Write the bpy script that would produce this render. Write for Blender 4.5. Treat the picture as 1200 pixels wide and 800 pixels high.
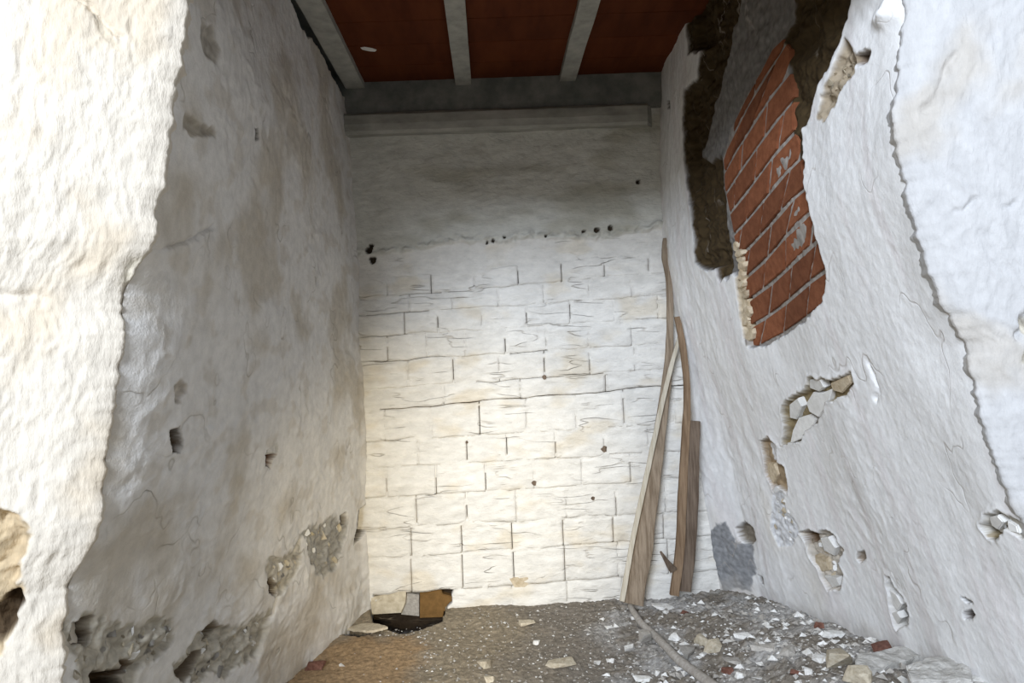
import bpy, bmesh, math, random
import numpy as np
from mathutils import Vector, Matrix, Euler

for o in list(bpy.data.objects):
    bpy.data.objects.remove(o)
SC = bpy.context.scene
COL = SC.collection
random.seed(7)

# ------------------------------------------------------------------ camera
FPX = 800.0            # focal length in pixels of the 1200 x 800 frame
ROLL = 0.035
CAMZ = 1.5
cam = bpy.data.cameras.new('camera')
cam.sensor_width = 36.0
cam.lens = 36.0 * FPX / 1200.0
cam.clip_start = 0.02
camo = bpy.data.objects.new('camera', cam)
COL.objects.link(camo)
cr, sr = math.cos(ROLL), math.sin(ROLL)
# the horizontal depth direction vanishes at pixel (576, 407); it is reached with a lens shift
right = Vector((cr, 0, -sr)); up = Vector((sr, 0, cr)); back = Vector((0, -1, 0))
M = Matrix((right, up, back)).transposed().to_4x4()
M.translation = Vector((0, 0, CAMZ))
camo.matrix_world = M
cam.shift_x = (600 - 576) / 1200.0
cam.shift_y = (407 - 400) / 1200.0
SC.camera = camo

# ------------------------------------------------------------------ light
SC.view_settings.view_transform = 'Standard'
SC.view_settings.look = 'None'
SC.view_settings.gamma = 1.0
SC.view_settings.use_curve_mapping = False
SC.view_settings.exposure = 0.0

world = bpy.data.worlds.new('world')
SC.world = world
world.use_nodes = True
bg = world.node_tree.nodes['Background']
bg.inputs[0].default_value = (0.92, 0.96, 1.0, 1)     # overcast daylight outside the opening
bg.inputs[1].default_value = 0.64

def lamp(name, kind, loc, target, energy, color, **kw):
    l = bpy.data.lights.new(name, kind)
    l.energy = energy; l.color = color
    for k, v in kw.items():
        setattr(l, k, v)
    o = bpy.data.objects.new(name, l)
    COL.objects.link(o)
    o.location = loc
    d = Vector(target) - Vector(loc)
    o.rotation_euler = d.to_track_quat('-Z', 'Y').to_euler()
    return o

# unseen area light added for cool daylight, behind the camera on the left
lamp('added_daylight', 'AREA', (-2.1, -4.2, 3.75), (0.3, 2.8, 0.8), 740.0, (0.80, 0.88, 1.0), shape='RECTANGLE', size=2.2, size_y=1.7)
# a hand torch held beside the camera, low and to the left, pointing into the alcove
lamp('torch', 'SPOT', (-0.18, 0.05, 1.22), (-0.26, 4.0, 0.55), 340.0, (1.0, 0.84, 0.54),
     spot_size=math.radians(38), spot_blend=1.0, shadow_soft_size=0.05)

# ------------------------------------------------------------------ numeric helpers
_r = np.random.RandomState(11)
_perm = _r.permutation(512)
_ang = _r.rand(512) * 2 * np.pi
_gx, _gy = np.cos(_ang), np.sin(_ang)

def pn(x, y, seed=0):
    x = np.asarray(x, float) + seed * 17.31; y = np.asarray(y, float) + seed * 7.77
    xi = np.floor(x).astype(int); yi = np.floor(y).astype(int)
    fx = x - xi; fy = y - yi
    def g(a, b, dx, dy):
        h = _perm[(a + _perm[(b + seed * 13) & 511]) & 511]
        return _gx[h] * dx + _gy[h] * dy
    u = fx * fx * fx * (fx * (fx * 6 - 15) + 10); v = fy * fy * fy * (fy * (fy * 6 - 15) + 10)
    a = g(xi, yi, fx, fy); b = g(xi + 1, yi, fx - 1, fy)
    c = g(xi, yi + 1, fx, fy - 1); d = g(xi + 1, yi + 1, fx - 1, fy - 1)
    return ((a + (b - a) * u) + ((c + (d - c) * u) - (a + (b - a) * u)) * v) * 1.5

def fbm(x, y, octv=4, seed=0, gain=0.5):
    s = 0; a = 1.0; f = 1.0
    for i in range(octv):
        s = s + a * pn(np.asarray(x) * f, np.asarray(y) * f, seed + i)
        a *= gain; f *= 2.03
    return s

def ridged(x, y, octv=3, seed=0):
    s = 0; a = 1.0; f = 1.0
    for i in range(octv):
        s = s + a * (1 - np.abs(pn(np.asarray(x) * f, np.asarray(y) * f, seed + i)) * 2)
        a *= 0.5; f *= 2.1
    return s

def sstep(a, b, x):
    t = np.clip((x - a) / (b - a), 0, 1)
    return t * t * (3 - 2 * t)

def psdf(u, v, poly):
    """signed distance to a polygon, negative inside"""
    poly = np.asarray(poly, float); n = len(poly)
    best = np.full(u.shape, 1e9); ins = np.zeros(u.shape, bool)
    for i in range(n):
        x0, y0 = poly[i]; x1, y1 = poly[(i + 1) % n]
        dx, dy = x1 - x0, y1 - y0
        t = np.clip(((u - x0) * dx + (v - y0) * dy) / (dx * dx + dy * dy + 1e-12), 0, 1)
        best = np.minimum(best, (u - x0 - t * dx) ** 2 + (v - y0 - t * dy) ** 2)
        c = (y0 > v) != (y1 > v)
        with np.errstate(divide='ignore', invalid='ignore'):
            xi = x0 + (v - y0) * dx / (dy if dy else 1e-12)
        ins ^= c & (u < xi)
    d = np.sqrt(best)
    return np.where(ins, -d, d)

def ldist(u, v, line):
    best = np.full(u.shape, 1e9)
    for (x0, y0), (x1, y1) in zip(line[:-1], line[1:]):
        dx, dy = x1 - x0, y1 - y0
        t = np.clip(((u - x0) * dx + (v - y0) * dy) / (dx * dx + dy * dy + 1e-12), 0, 1)
        best = np.minimum(best, (u - x0 - t * dx) ** 2 + (v - y0 - t * dy) ** 2)
    return np.sqrt(best)

def ray(px, py):
    dx, dy = px - 576.0, py - 407.0
    return np.array([(dx * cr - dy * sr) / FPX, 1.0, -(dy * cr + dx * sr) / FPX])

def at(px, py, d):
    r = ray(px, py) * d
    return Vector((r[0], r[1], r[2] + CAMZ))

# ---- the two leaning side walls, as lateral position over depth and height
ZK = np.array([-1.8, -1.5, -1.0, -.5, -.1, .43, .9, 1.6]) + CAMZ
YK = np.array([1.8, 2.8, 3.4, 3.75, 4.0, 4.2])
RT = np.array([[1.78, 1.70, 1.54, 1.38, 1.27, 1.10, 1.12, 1.12],
               [1.70, 1.63, 1.50, 1.35, 1.22, 1.08, 1.04, .97],
               [1.62, 1.55, 1.42, 1.30, 1.18, 1.06, 1.03, 1.01],
               [1.53, 1.47, 1.36, 1.25, 1.15, 1.05, 1.03, 1.03],
               [1.34, 1.30, 1.235, 1.17, 1.11, 1.03, 1.03, 1.05],
               [1.34, 1.30, 1.235, 1.17, 1.11, 1.03, 1.03, 1.05]])
ZL = np.array([-1.8, -1.5, -.6, -.4, -.25, .05, .3, .94, 1.6]) + CAMZ
LT = np.array([[-1.44, -1.36, -1.12, -1.06, -1.02, -.95, -.89, -.79, -.80],
               [-.79, -.785, -.785, -.785, -.785, -.785, -.785, -.79, -.80]])
_zt = np.linspace(-0.4, 3.2, 361)
def _table(zk, rows):
    out = []
    k = np.hanning(27); k /= k.sum()
    for r in rows:
        a = np.interp(_zt, zk, r)
        a = np.convolve(np.pad(a, 13, mode='edge'), k, mode='valid')
        out.append(a)
    return np.array(out)
RTT = _table(ZK, RT); LTT = _table(ZL, LT)
def _lookup(tab, yk, y, z):
    y = np.asarray(y, float); z = np.asarray(z, float)
    zi = np.clip((z + 0.4) / 0.01, 0, 359.999); z0 = zi.astype(int); fz = zi - z0
    yi = np.clip(np.interp(y, yk, np.arange(len(yk))), 0, len(yk) - 1.001); y0 = yi.astype(int); fy = yi - y0
    a = tab[y0, z0] * (1 - fz) + tab[y0, z0 + 1] * fz
    b = tab[y0 + 1, z0] * (1 - fz) + tab[y0 + 1, z0 + 1] * fz
    return a * (1 - fy) + b * fy
def XR(y, z): return _lookup(RTT, YK, y, z)
def XL(y, z): return _lookup(LTT, np.array([1.8, 4.0]), y, z)

LE = [(226, -120), (220, 0), (214, 50), (205, 100), (200, 150), (190, 215), (181, 255), (178, 284), (160, 312), (143, 340), (140, 365), (146, 392), (138, 430), (132, 480), (124, 520), (120, 575), (117, 610), (106, 640), (90, 664), (78, 690), (73, 730), (72, 780), (74, 830), (80, 1000)]
RE = [(1066, -120), (1062, 0), (1056, 60), (1048, 150), (1054, 180), (1064, 225), (1075, 268), (1092, 318), (1108, 362), (1134, 405), (1142, 440), (1150, 480), (1164, 530), (1176, 560), (1196, 606), (1230, 680), (1290, 800), (1350, 1000)]
def edge_x(edge, z):
    e = sorted([(at(a, b, 1.8).z, at(a, b, 1.8).x) for a, b in edge])
    return np.interp(z, [q[0] for q in e], [q[1] for q in e])
def meet(edge, X0, y, z):           # pulls the near end of a side wall onto the arris of the pier
    return (edge_x(edge, z) - X0(np.full_like(z, 1.8), z)) * np.exp(-np.clip(y - 1.8, 0, 9) / 0.13)

def hit_right(px, py, off=0.0):
    r = ray(px, py); lo, hi = 0.6, 4.4
    for _ in range(44):
        m = (lo + hi) / 2
        if r[0] * m < XR(m, r[2] * m + CAMZ) + off: lo = m
        else: hi = m
    return (lo, r[2] * lo + CAMZ)
def hit_left(px, py, off=0.0):
    r = ray(px, py); lo, hi = 0.6, 4.4
    for _ in range(44):
        m = (lo + hi) / 2
        if r[0] * m > XL(m, r[2] * m + CAMZ) - off: lo = m
        else: hi = m
    return (lo, r[2] * lo + CAMZ)
def hit_back(px, py, d=4.0):
    r = ray(px, py) * d
    return (r[0], r[2] + CAMZ)

# ---- the ground
def floor_z(x, y):
    x = np.asarray(x, float); y = np.asarray(y, float)
    near = np.clip(4.0 - y, 0, 2.4)
    m = sstep(0.55, 1.45, x) * (0.045 + 0.155 * near)
    z = -0.01 + m
    z = z + 0.012 * fbm(x * 3, y * 3, 3, 40) + 0.012 * sstep(0.3, 1.0, x) * fbm(x * 9, y * 9, 3, 41)
    return z
def hit_floor(px, py, lift=0.0):
    r = ray(px, py); lo, hi = 0.8, 4.4
    for _ in range(40):
        m = (lo + hi) / 2
        if r[2] * m + CAMZ > float(floor_z(r[0] * m, m)) + lift: lo = m
        else: hi = m
    return Vector((r[0] * lo, lo, r[2] * lo + CAMZ))

# ------------------------------------------------------------------ materials
def new_mat(name, rough=0.9):
    m = bpy.data.materials.new(name); m.use_nodes = True
    nt = m.node_tree; b = nt.nodes['Principled BSDF']
    b.inputs['Roughness'].default_value = rough
    b.inputs['Specular IOR Level'].default_value = 0.2
    return m, nt, b
def node(nt, typ, **kw):
    n = nt.nodes.new(typ)
    for k, v in kw.items():
        if k in n.inputs: n.inputs[k].default_value = v
        else: setattr(n, k, v)
    return n

def tint_mat(name, scale=30.0, amount=0.12, bump=0.35, dist=0.004, stretch=(1, 1, 1), rough=0.92, fine=140.0, crev_shade=None):
    """colour from the mesh's own 'tint' attribute, with fine grain and relief"""
    m, nt, b = new_mat(name, rough)
    at_ = node(nt, 'ShaderNodeAttribute', attribute_name='tint')
    tc = node(nt, 'ShaderNodeTexCoord')
    mp = node(nt, 'ShaderNodeMapping'); mp.inputs['Scale'].default_value = stretch
    nt.links.new(tc.outputs['Object'], mp.inputs['Vector'])
    n1 = node(nt, 'ShaderNodeTexNoise', Scale=scale, Detail=6.0, Roughness=0.62)
    n2 = node(nt, 'ShaderNodeTexNoise', Scale=fine, Detail=3.0, Roughness=0.6)
    nt.links.new(mp.outputs[0], n1.inputs['Vector']); nt.links.new(mp.outputs[0], n2.inputs['Vector'])
    rmp = node(nt, 'ShaderNodeMapRange'); rmp.inputs['From Min'].default_value = 0.3; rmp.inputs['From Max'].default_value = 0.7
    rmp.inputs['To Min'].default_value = 1 - amount; rmp.inputs['To Max'].default_value = 1 + amount * 0.6
    nt.links.new(n1.outputs[0], rmp.inputs['Value'])
    mx = node(nt, 'ShaderNodeVectorMath', operation='SCALE')
    nt.links.new(at_.outputs['Color'], mx.inputs[0]); nt.links.new(rmp.outputs[0], mx.inputs['Scale'])
    nt.links.new(mx.outputs[0], b.inputs['Base Color'])
    ad = node(nt, 'ShaderNodeMath', operation='MULTIPLY_ADD'); ad.inputs[1].default_value = 0.4
    nt.links.new(n2.outputs[0], ad.inputs[0]); nt.links.new(n1.outputs[0], ad.inputs[2])
    bp = node(nt, 'ShaderNodeBump', Strength=bump, Distance=dist)
    nt.links.new(ad.outputs[0], bp.inputs['Height']); nt.links.new(bp.outputs[0], b.inputs['Normal'])
    if crev_shade:                        # broken hairline cracks, painted dark also for shade under ledges: (scale, stretch, width, colour, strength)
        sc_, st_, wd_, col_, amt_ = crev_shade
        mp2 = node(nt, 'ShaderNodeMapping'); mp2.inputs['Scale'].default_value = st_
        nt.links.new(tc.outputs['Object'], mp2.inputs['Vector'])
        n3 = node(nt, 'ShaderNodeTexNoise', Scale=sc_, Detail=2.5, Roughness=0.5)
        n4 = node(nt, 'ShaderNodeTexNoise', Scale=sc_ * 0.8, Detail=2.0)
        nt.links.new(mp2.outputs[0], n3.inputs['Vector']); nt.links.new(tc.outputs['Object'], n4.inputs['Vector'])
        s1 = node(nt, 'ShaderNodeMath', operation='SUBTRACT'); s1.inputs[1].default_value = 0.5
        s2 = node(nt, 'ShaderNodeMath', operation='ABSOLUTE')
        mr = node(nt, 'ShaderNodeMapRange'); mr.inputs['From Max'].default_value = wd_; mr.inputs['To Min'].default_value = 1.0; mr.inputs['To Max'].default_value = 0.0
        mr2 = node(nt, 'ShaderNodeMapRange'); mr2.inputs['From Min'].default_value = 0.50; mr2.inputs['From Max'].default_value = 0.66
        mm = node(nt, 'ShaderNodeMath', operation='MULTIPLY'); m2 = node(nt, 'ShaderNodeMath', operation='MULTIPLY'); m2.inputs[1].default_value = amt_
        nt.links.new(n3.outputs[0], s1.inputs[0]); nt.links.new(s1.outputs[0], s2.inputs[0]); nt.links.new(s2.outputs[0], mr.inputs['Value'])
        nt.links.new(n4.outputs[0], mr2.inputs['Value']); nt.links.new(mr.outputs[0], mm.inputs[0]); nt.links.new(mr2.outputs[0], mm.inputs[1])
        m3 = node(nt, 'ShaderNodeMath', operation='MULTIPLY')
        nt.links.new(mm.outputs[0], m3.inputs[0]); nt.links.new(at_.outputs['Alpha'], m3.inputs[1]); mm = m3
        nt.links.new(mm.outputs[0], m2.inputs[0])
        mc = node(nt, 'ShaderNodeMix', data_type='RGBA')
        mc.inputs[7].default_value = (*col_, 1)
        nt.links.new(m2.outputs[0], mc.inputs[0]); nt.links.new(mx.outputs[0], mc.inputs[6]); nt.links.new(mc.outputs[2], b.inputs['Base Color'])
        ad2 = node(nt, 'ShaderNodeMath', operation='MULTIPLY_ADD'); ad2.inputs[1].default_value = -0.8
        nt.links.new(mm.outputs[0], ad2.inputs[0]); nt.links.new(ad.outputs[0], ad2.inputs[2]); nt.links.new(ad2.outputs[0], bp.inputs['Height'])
    return m

def flat_mat(name, c1, c2, scale=20.0, bump=0.4, dist=0.004, stretch=(1, 1, 1), rough=0.9, per_object=0.0, lo=0.35, hi=0.65):
    m, nt, b = new_mat(name, rough)
    tc = node(nt, 'ShaderNodeTexCoord')
    oi = node(nt, 'ShaderNodeObjectInfo')
    mp = node(nt, 'ShaderNodeMapping'); mp.inputs['Scale'].default_value = stretch
    nt.links.new(tc.outputs['Object'], mp.inputs['Vector'])
    n1 = node(nt, 'ShaderNodeTexNoise', Scale=scale, Detail=7.0, Roughness=0.65)
    nt.links.new(mp.outputs[0], n1.inputs['Vector'])
    rp = node(nt, 'ShaderNodeValToRGB')
    rp.color_ramp.elements[0].position = lo; rp.color_ramp.elements[1].position = hi
    rp.color_ramp.elements[0].color = (*c1, 1); rp.color_ramp.elements[1].color = (*c2, 1)
    nt.links.new(n1.outputs[0], rp.inputs[0])
    mr = node(nt, 'ShaderNodeMapRange')
    mr.inputs['To Min'].default_value = 1 - per_object; mr.inputs['To Max'].default_value = 1 + per_object
    nt.links.new(oi.outputs['Random'], mr.inputs['Value'])
    mx = node(nt, 'ShaderNodeVectorMath', operation='SCALE')
    nt.links.new(rp.outputs[0], mx.inputs[0]); nt.links.new(mr.outputs[0], mx.inputs['Scale'])
    nt.links.new(mx.outputs[0], b.inputs['Base Color'])
    bp = node(nt, 'ShaderNodeBump', Strength=bump, Distance=dist)
    nt.links.new(n1.outputs[0], bp.inputs['Height']); nt.links.new(bp.outputs[0], b.inputs['Normal'])
    return m

PLASTER = (0.74, 0.73, 0.70)
STAIN = (0.50, 0.44, 0.34)
EARTH = (0.105, 0.062, 0.026)
TAN = (0.42, 0.31, 0.19)
CEMENT = (0.30, 0.29, 0.28)
MAT_L = tint_mat('limewash_rough', 28, 0.13, 0.7, 0.006, (0.8, 0.8, 0.8), fine=170, crev_shade=(5.0, (1, 0.8, 0.8), 0.010, (0.30, 0.26, 0.20), 0.5))
MAT_R = tint_mat('limewash_brushed', 30, 0.09, 0.42, 0.005, (1, 1, 0.8), fine=170, crev_shade=(5.0, (1, 1, 0.5), 0.007, (0.42, 0.38, 0.34), 0.5))
MAT_P = tint_mat('limewash_ribbed', 30, 0.12, 0.8, 0.008, (1.0, 1.0, 0.35), fine=90)
MAT_B = tint_mat('limewash_masonry', 26, 0.14, 0.95, 0.009, (0.45, 1, 1), fine=120, crev_shade=(6.0, (0.32, 1, 1.9), 0.012, (0.38, 0.31, 0.22), 0.36))  # dark lines in the colour stand in for shade under the course ledges
MAT_F = tint_mat('dirt', 45, 0.45, 0.9, 0.012, (1, 1, 1), fine=160)
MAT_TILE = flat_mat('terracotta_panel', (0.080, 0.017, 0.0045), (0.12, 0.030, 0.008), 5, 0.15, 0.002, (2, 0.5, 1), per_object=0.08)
MAT_CONC = flat_mat('concrete', (0.30, 0.30, 0.27), (0.44, 0.43, 0.39), 14, 0.3, 0.003)
MAT_BEAM = flat_mat('concrete_dark', (0.14, 0.15, 0.14), (0.25, 0.25, 0.23), 8, 0.4, 0.004)
MAT_LEDGE = flat_mat('painted_ledge', (0.27, 0.27, 0.24), (0.45, 0.44, 0.40), 9, 0.4, 0.004, (0.5, 1, 1))
MAT_BRICK = flat_mat('red_brick', (0.165, 0.056, 0.025), (0.245, 0.092, 0.044), 30, 0.4, 0.003, per_object=0.22)
MAT_PALEBRICK = flat_mat('pale_brick', (0.33, 0.19, 0.09), (0.38, 0.23, 0.11), 30, 0.4, 0.003)
MAT_BROWNBLOCK = flat_mat('bare_clay_block', (0.13, 0.072, 0.024), (0.19, 0.105, 0.036), 24, 0.4, 0.003)
MAT_TANBLOCK = flat_mat('dirty_block', (0.42, 0.36, 0.26), (0.62, 0.56, 0.44), 24, 0.4, 0.004)
MAT_CHIP = flat_mat('plaster_chip', (0.62, 0.60, 0.56), (0.86, 0.85, 0.82), 45, 0.9, 0.008, per_object=0.12)
MAT_GREYCHIP = flat_mat('dusty_chip', (0.30, 0.28, 0.25), (0.46, 0.43, 0.39), 45, 0.9, 0.008, per_object=0.2)
MAT_TANCHIP = flat_mat('mortar_chip', (0.38, 0.32, 0.23), (0.58, 0.52, 0.41), 45, 0.9, 0.008, per_object=0.15)
MAT_REDCHIP = flat_mat('brick_chip', (0.12, 0.050, 0.034), (0.23, 0.115, 0.085), 45, 0.9, 0.008, per_object=0.2)
MAT_SLAB = flat_mat('dusty_slab', (0.34, 0.325, 0.30), (0.64, 0.625, 0.59), 30, 0.9, 0.010, lo=0.3, hi=0.7)
MAT_FLAKE = flat_mat('limewash_flake', (0.66, 0.65, 0.62), (0.80, 0.79, 0.77), 30, 0.5, 0.003, per_object=0.06)
MAT_TANFLAKE = flat_mat('crumbly_render', (0.45, 0.36, 0.24), (0.66, 0.57, 0.43), 40, 0.8, 0.006, per_object=0.1)
def wood(name, a, b): return flat_mat(name, a, b, 12, 0.6, 0.003, (5, 5, 0.35), per_object=0.0, lo=0.38, hi=0.62)
MAT_W1 = wood('weathered_board', (0.17, 0.125, 0.085), (0.31, 0.245, 0.18))
MAT_W2 = wood('pale_strip', (0.42, 0.37, 0.28), (0.56, 0.51, 0.42))
MAT_W3 = wood('brown_stick', (0.155, 0.10, 0.06), (0.26, 0.18, 0.115))
MAT_W4 = wood('dark_board', (0.09, 0.063, 0.045), (0.18, 0.135, 0.10))
MAT_W5 = wood('grey_branch', (0.30, 0.27, 0.24), (0.44, 0.41, 0.37))

# ------------------------------------------------------------------ object helpers
def tag(o, label=None, cat=None, group=None, kind=None):
    if label: o['label'] = label
    if cat: o['category'] = cat
    if group: o['group'] = group
    if kind: o['kind'] = kind
    return o
def link(name, me, mat, parent=None, smooth=True):
    if mat: me.materials.append(mat)
    if smooth:
        me.polygons.foreach_set('use_smooth', np.ones(len(me.polygons), bool))
    o = bpy.data.objects.new(name, me); COL.objects.link(o)
    if parent: o.parent = parent
    return o
def grid_mesh(name, P, tint=None, alpha=None):
    ny, nx = P.shape[:2]
    me = bpy.data.meshes.new(name)
    idx = np.arange(ny * nx).reshape(ny, nx)
    q = np.stack([idx[:-1, :-1], idx[:-1, 1:], idx[1:, 1:], idx[1:, :-1]], -1).reshape(-1, 4)
    me.vertices.add(ny * nx); me.vertices.foreach_set('co', P.reshape(-1).astype(np.float32))
    me.loops.add(len(q) * 4); me.loops.foreach_set('vertex_index', q.reshape(-1).astype(np.int32))
    me.polygons.add(len(q)); me.polygons.foreach_set('loop_start', (np.arange(len(q)) * 4).astype(np.int32))
    me.update(calc_edges=True); me.validate()
    if tint is not None:
        a = me.attributes.new('tint', 'FLOAT_COLOR', 'POINT')
        c = np.ones((ny * nx, 4), np.float32); c[:, :3] = np.clip(tint.reshape(-1, 3), 0.005, 0.95)
        if alpha is not None: c[:, 3] = alpha.reshape(-1)
        a.data.foreach_set('color', c.reshape(-1))
    return me
def obj_pts(name, V, F, mat, parent=None, smooth=False):
    me = bpy.data.meshes.new(name); me.from_pydata([tuple(v) for v in V], [], F); me.update()
    return link(name, me, mat, parent, smooth)
def turn_in(P, T, side):
    # the near edge of a side wall turns outward behind the plaster of the front wall
    a = P[:, -1:, :].copy(); a[..., 0] += side * 0.010; a[..., 1] = 1.834
    b = P[:, -1:, :].copy(); b[..., 0] += side * 0.075; b[..., 1] = 1.860
    return np.concatenate([P, a, b], 1), np.concatenate([T, T[:, -1:], T[:, -1:]], 1)
def mixc(T, col, w):
    return T * (1 - w[..., None]) + np.array(col)[None, None] * w[..., None]

def box_obj(name, x0, x1, y0, y1, z0, z1, mat, parent=None, bev=0.004, segs=2, jitter=0.0):
    bm = bmesh.new(); bmesh.ops.create_cube(bm, size=1.0)
    for v in bm.verts:
        v.co = Vector(((x0 + x1) / 2 + v.co.x * (x1 - x0), (y0 + y1) / 2 + v.co.y * (y1 - y0), (z0 + z1) / 2 + v.co.z * (z1 - z0)))
    if bev: bmesh.ops.bevel(bm, geom=bm.edges[:], offset=bev, segments=segs, affect='EDGES')
    me = bpy.data.meshes.new(name); bm.to_mesh(me); bm.free()
    return link(name, me, mat, parent, False)

def prism(name, pts, thick, mat, parent=None, bev=0.002, jit=0.0):
    """polygon (world points) thickened along -normal side given by vector thick, edges eased"""
    thick = Vector(thick)
    bm = bmesh.new()
    a = [bm.verts.new(Vector(p)) for p in pts]
    b = [bm.verts.new(Vector(p) + thick) for p in pts]
    n = len(a)
    top = bm.faces.new(a); bm.faces.new(b[::-1])
    for i in range(n): bm.faces.new((a[i], b[i], b[(i + 1) % n], a[(i + 1) % n]))
    bmesh.ops.recalc_face_normals(bm, faces=bm.faces[:])
    if bev:
        bmesh.ops.bevel(bm, geom=list(top.edges), offset=bev, segments=2, affect='EDGES', clamp_overlap=True)
    me = bpy.data.meshes.new(name); bm.to_mesh(me); bm.free()
    return link(name, me, mat, parent, False)

def shard_mesh(name, rg, sx, sy, sz):
    bm = bmesh.new()
    for q in range(10):
        a = rg.uniform(0, 6.283); z = rg.uniform(-1, 1); r = rg.uniform(.6, 1)
        bm.verts.new((math.cos(a) * r * sx, math.sin(a) * r * sy, z * sz))
    res = bmesh.ops.convex_hull(bm, input=bm.verts[:])
    bmesh.ops.delete(bm, geom=[g_ for g_ in res['geom_interior'] if isinstance(g_, bmesh.types.BMVert)], context='VERTS')
    me = bpy.data.meshes.new(name); bm.to_mesh(me); bm.free()
    return me
def wall_shards(parent, side, Hgrid, ya, za, poly, n, smin, smax, mats, seed):
    """broken bits of render still lodged in an eroded spot of a side wall"""
    rg = random.Random(seed); p = np.asarray(poly)
    protos = [shard_mesh('render_fragment', rg, 1, 1, rg.uniform(.35, .6)) for _ in range(4)]
    for i, m in enumerate(protos): m.materials.append(mats[i % len(mats)])
    k = 0; tries = 0
    while k < n and tries < n * 40:
        tries += 1
        y = rg.uniform(p[:, 0].min(), p[:, 0].max()); z = rg.uniform(p[:, 1].min(), p[:, 1].max())
        if float(psdf(np.array([y]), np.array([z]), p)[0]) > -0.004: continue
        iy = int(np.argmin(np.abs(ya - y))); iz = int(np.argmin(np.abs(za - z)))
        h = float(Hgrid[iz, iy])
        x = float(XL(y, z)) + h if side < 0 else float(XR(y, z)) - h
        o = bpy.data.objects.new('render_fragment', rg.choice(protos)); COL.objects.link(o); o.parent = parent
        s = smin + (smax - smin) * rg.random() ** 2
        o.location = (x, y, z); o.scale = (s, s, s * rg.uniform(.7, 1.5))
        o.rotation_euler = (rg.uniform(-.6, .6), 1.57 + rg.uniform(-.7, .7), rg.uniform(0, 6.28))
        k += 1

# ================================================================== LEFT WALL
def hole(H, T, U, V, poly, depth, warp=0.012, edge=0.010, col=None, rough=0.0, seed=1, colw=None, lip=0.0):
    """knock a ragged recess into a relief: depth in metres, colour of what it lays bare and any shade painted in"""
    p = np.asarray(poly)
    m = 0.08
    sel = (U > p[:, 0].min() - m) & (U < p[:, 0].max() + m) & (V > p[:, 1].min() - m) & (V < p[:, 1].max() + m)
    if not sel.any(): return
    u, v = U[sel], V[sel]
    uu = u + warp * (1.2 * fbm(u * 9, v * 9, 2, seed + 3) + 0.6 * fbm(u * 30, v * 30, 2, seed + 5)); vv = v + warp * (1.2 * fbm(u * 9, v * 9, 2, seed + 9) + 0.6 * fbm(u * 30, v * 30, 2, seed + 11))
    d = psdf(uu, vv, p)
    w = 1 - sstep(-edge, 0.0, d)
    h = H[sel]
    h = h - depth * w
    if rough: h = h + w * rough * (0.9 * fbm(u * 11, v * 14, 2, seed + 20) + 0.35 * ridged(u * 20, v * 22, 2, seed + 22) - 0.2 + 0.16 * fbm(u * 50, v * 50, 2, seed + 24))
    if lip: h = h + lip * np.exp(-(d / 0.012) ** 2) * (d > -0.004)
    H[sel] = h
    if col is not None:
        cw = (1 - sstep(-edge * 0.6, edge * 0.25, d))
        t = T[sel]; T[sel] = t * (1 - cw[:, None]) + np.array(col)[None] * (cw * (0.85 + 0.25 * fbm(u * 40, v * 40, 3, seed + 31)))[:, None] + np.array(col)[None] * 0
def groove(H, U, V, line, depth, width, seed=1, warp=0.010):
    p = np.asarray(line); m = 0.06
    sel = (U > p[:, 0].min() - m) & (U < p[:, 0].max() + m) & (V > p[:, 1].min() - m) & (V < p[:, 1].max() + m)
    if not sel.any(): return
    u, v = U[sel], V[sel]
    d = ldist(u + warp * fbm(u * 18, v * 18, 3, seed), v + warp * fbm(u * 18, v * 18, 3, seed + 5), [tuple(q) for q in p])
    H[sel] -= depth * np.exp(-(d / width) ** 2)

def LP(*pts): return [hit_left(*p) for p in pts]
def RP(*pts): return [hit_right(*p) for p in pts]
def BP(*pts): return [hit_back(*p) for p in pts]

ny, nz = 330, 620
yy = 4.12 * (1.820 / 4.12) ** np.linspace(0, 1, ny)
zz = np.linspace(-0.30, 3.18, nz)
Y, Z = np.meshgrid(yy, zz)
H = 0.018 * fbm(Y * 1.3, Z * 1.1, 2, 3) + 0.007 * fbm(Y * 4, Z * 4, 2, 5)
wy = Y + 0.05 * fbm(Y * 5, Z * 5, 2, 8); wz = Z + 0.05 * fbm(Y * 5, Z * 5, 2, 13)
crk = sstep(0.0, 0.8, fbm(Y * 1.6, Z * 1.6, 2, 15) + 0.35)
H += crk * 0.0042 * ridged(wy * 7, wz * 8, 2, 21) + 0.0034 * crk * fbm(wy * 18, wz * 16, 2, 22)
H += 0.0010 * fbm(Y * 40, Z * 34, 3, 24)
T = np.zeros(Y.shape + (3,)) + np.array((0.75, 0.73, 0.70))
st = sstep(0.05, 0.7, fbm(Y * 2.2 + 0.4 * Z, Z * 1.7, 4, 51) + 0.10) * 0.75
T = mixc(T, (0.53, 0.475, 0.39), st)
st2 = sstep(0.15, 0.6, fbm(Y * 7, Z * 9, 3, 57)) * 0.35
T = mixc(T, (0.52, 0.455, 0.36), st2)
# wide diagonal step of an older plaster coat, lower part stands proud
dl = np.asarray(LP((225, 290), (380, 400), (415, 420)))
zline = np.interp(Y, dl[::-1, 0][np.argsort(dl[::-1, 0])], dl[::-1, 1][np.argsort(dl[::-1, 0])])
stp = sstep(-0.03, 0.03, zline + 0.02 * fbm(Y * 9, Z * 3, 2, 61) - Z)
H += 0.007 * stp * sstep(2.05, 2.3, Y)
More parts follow.
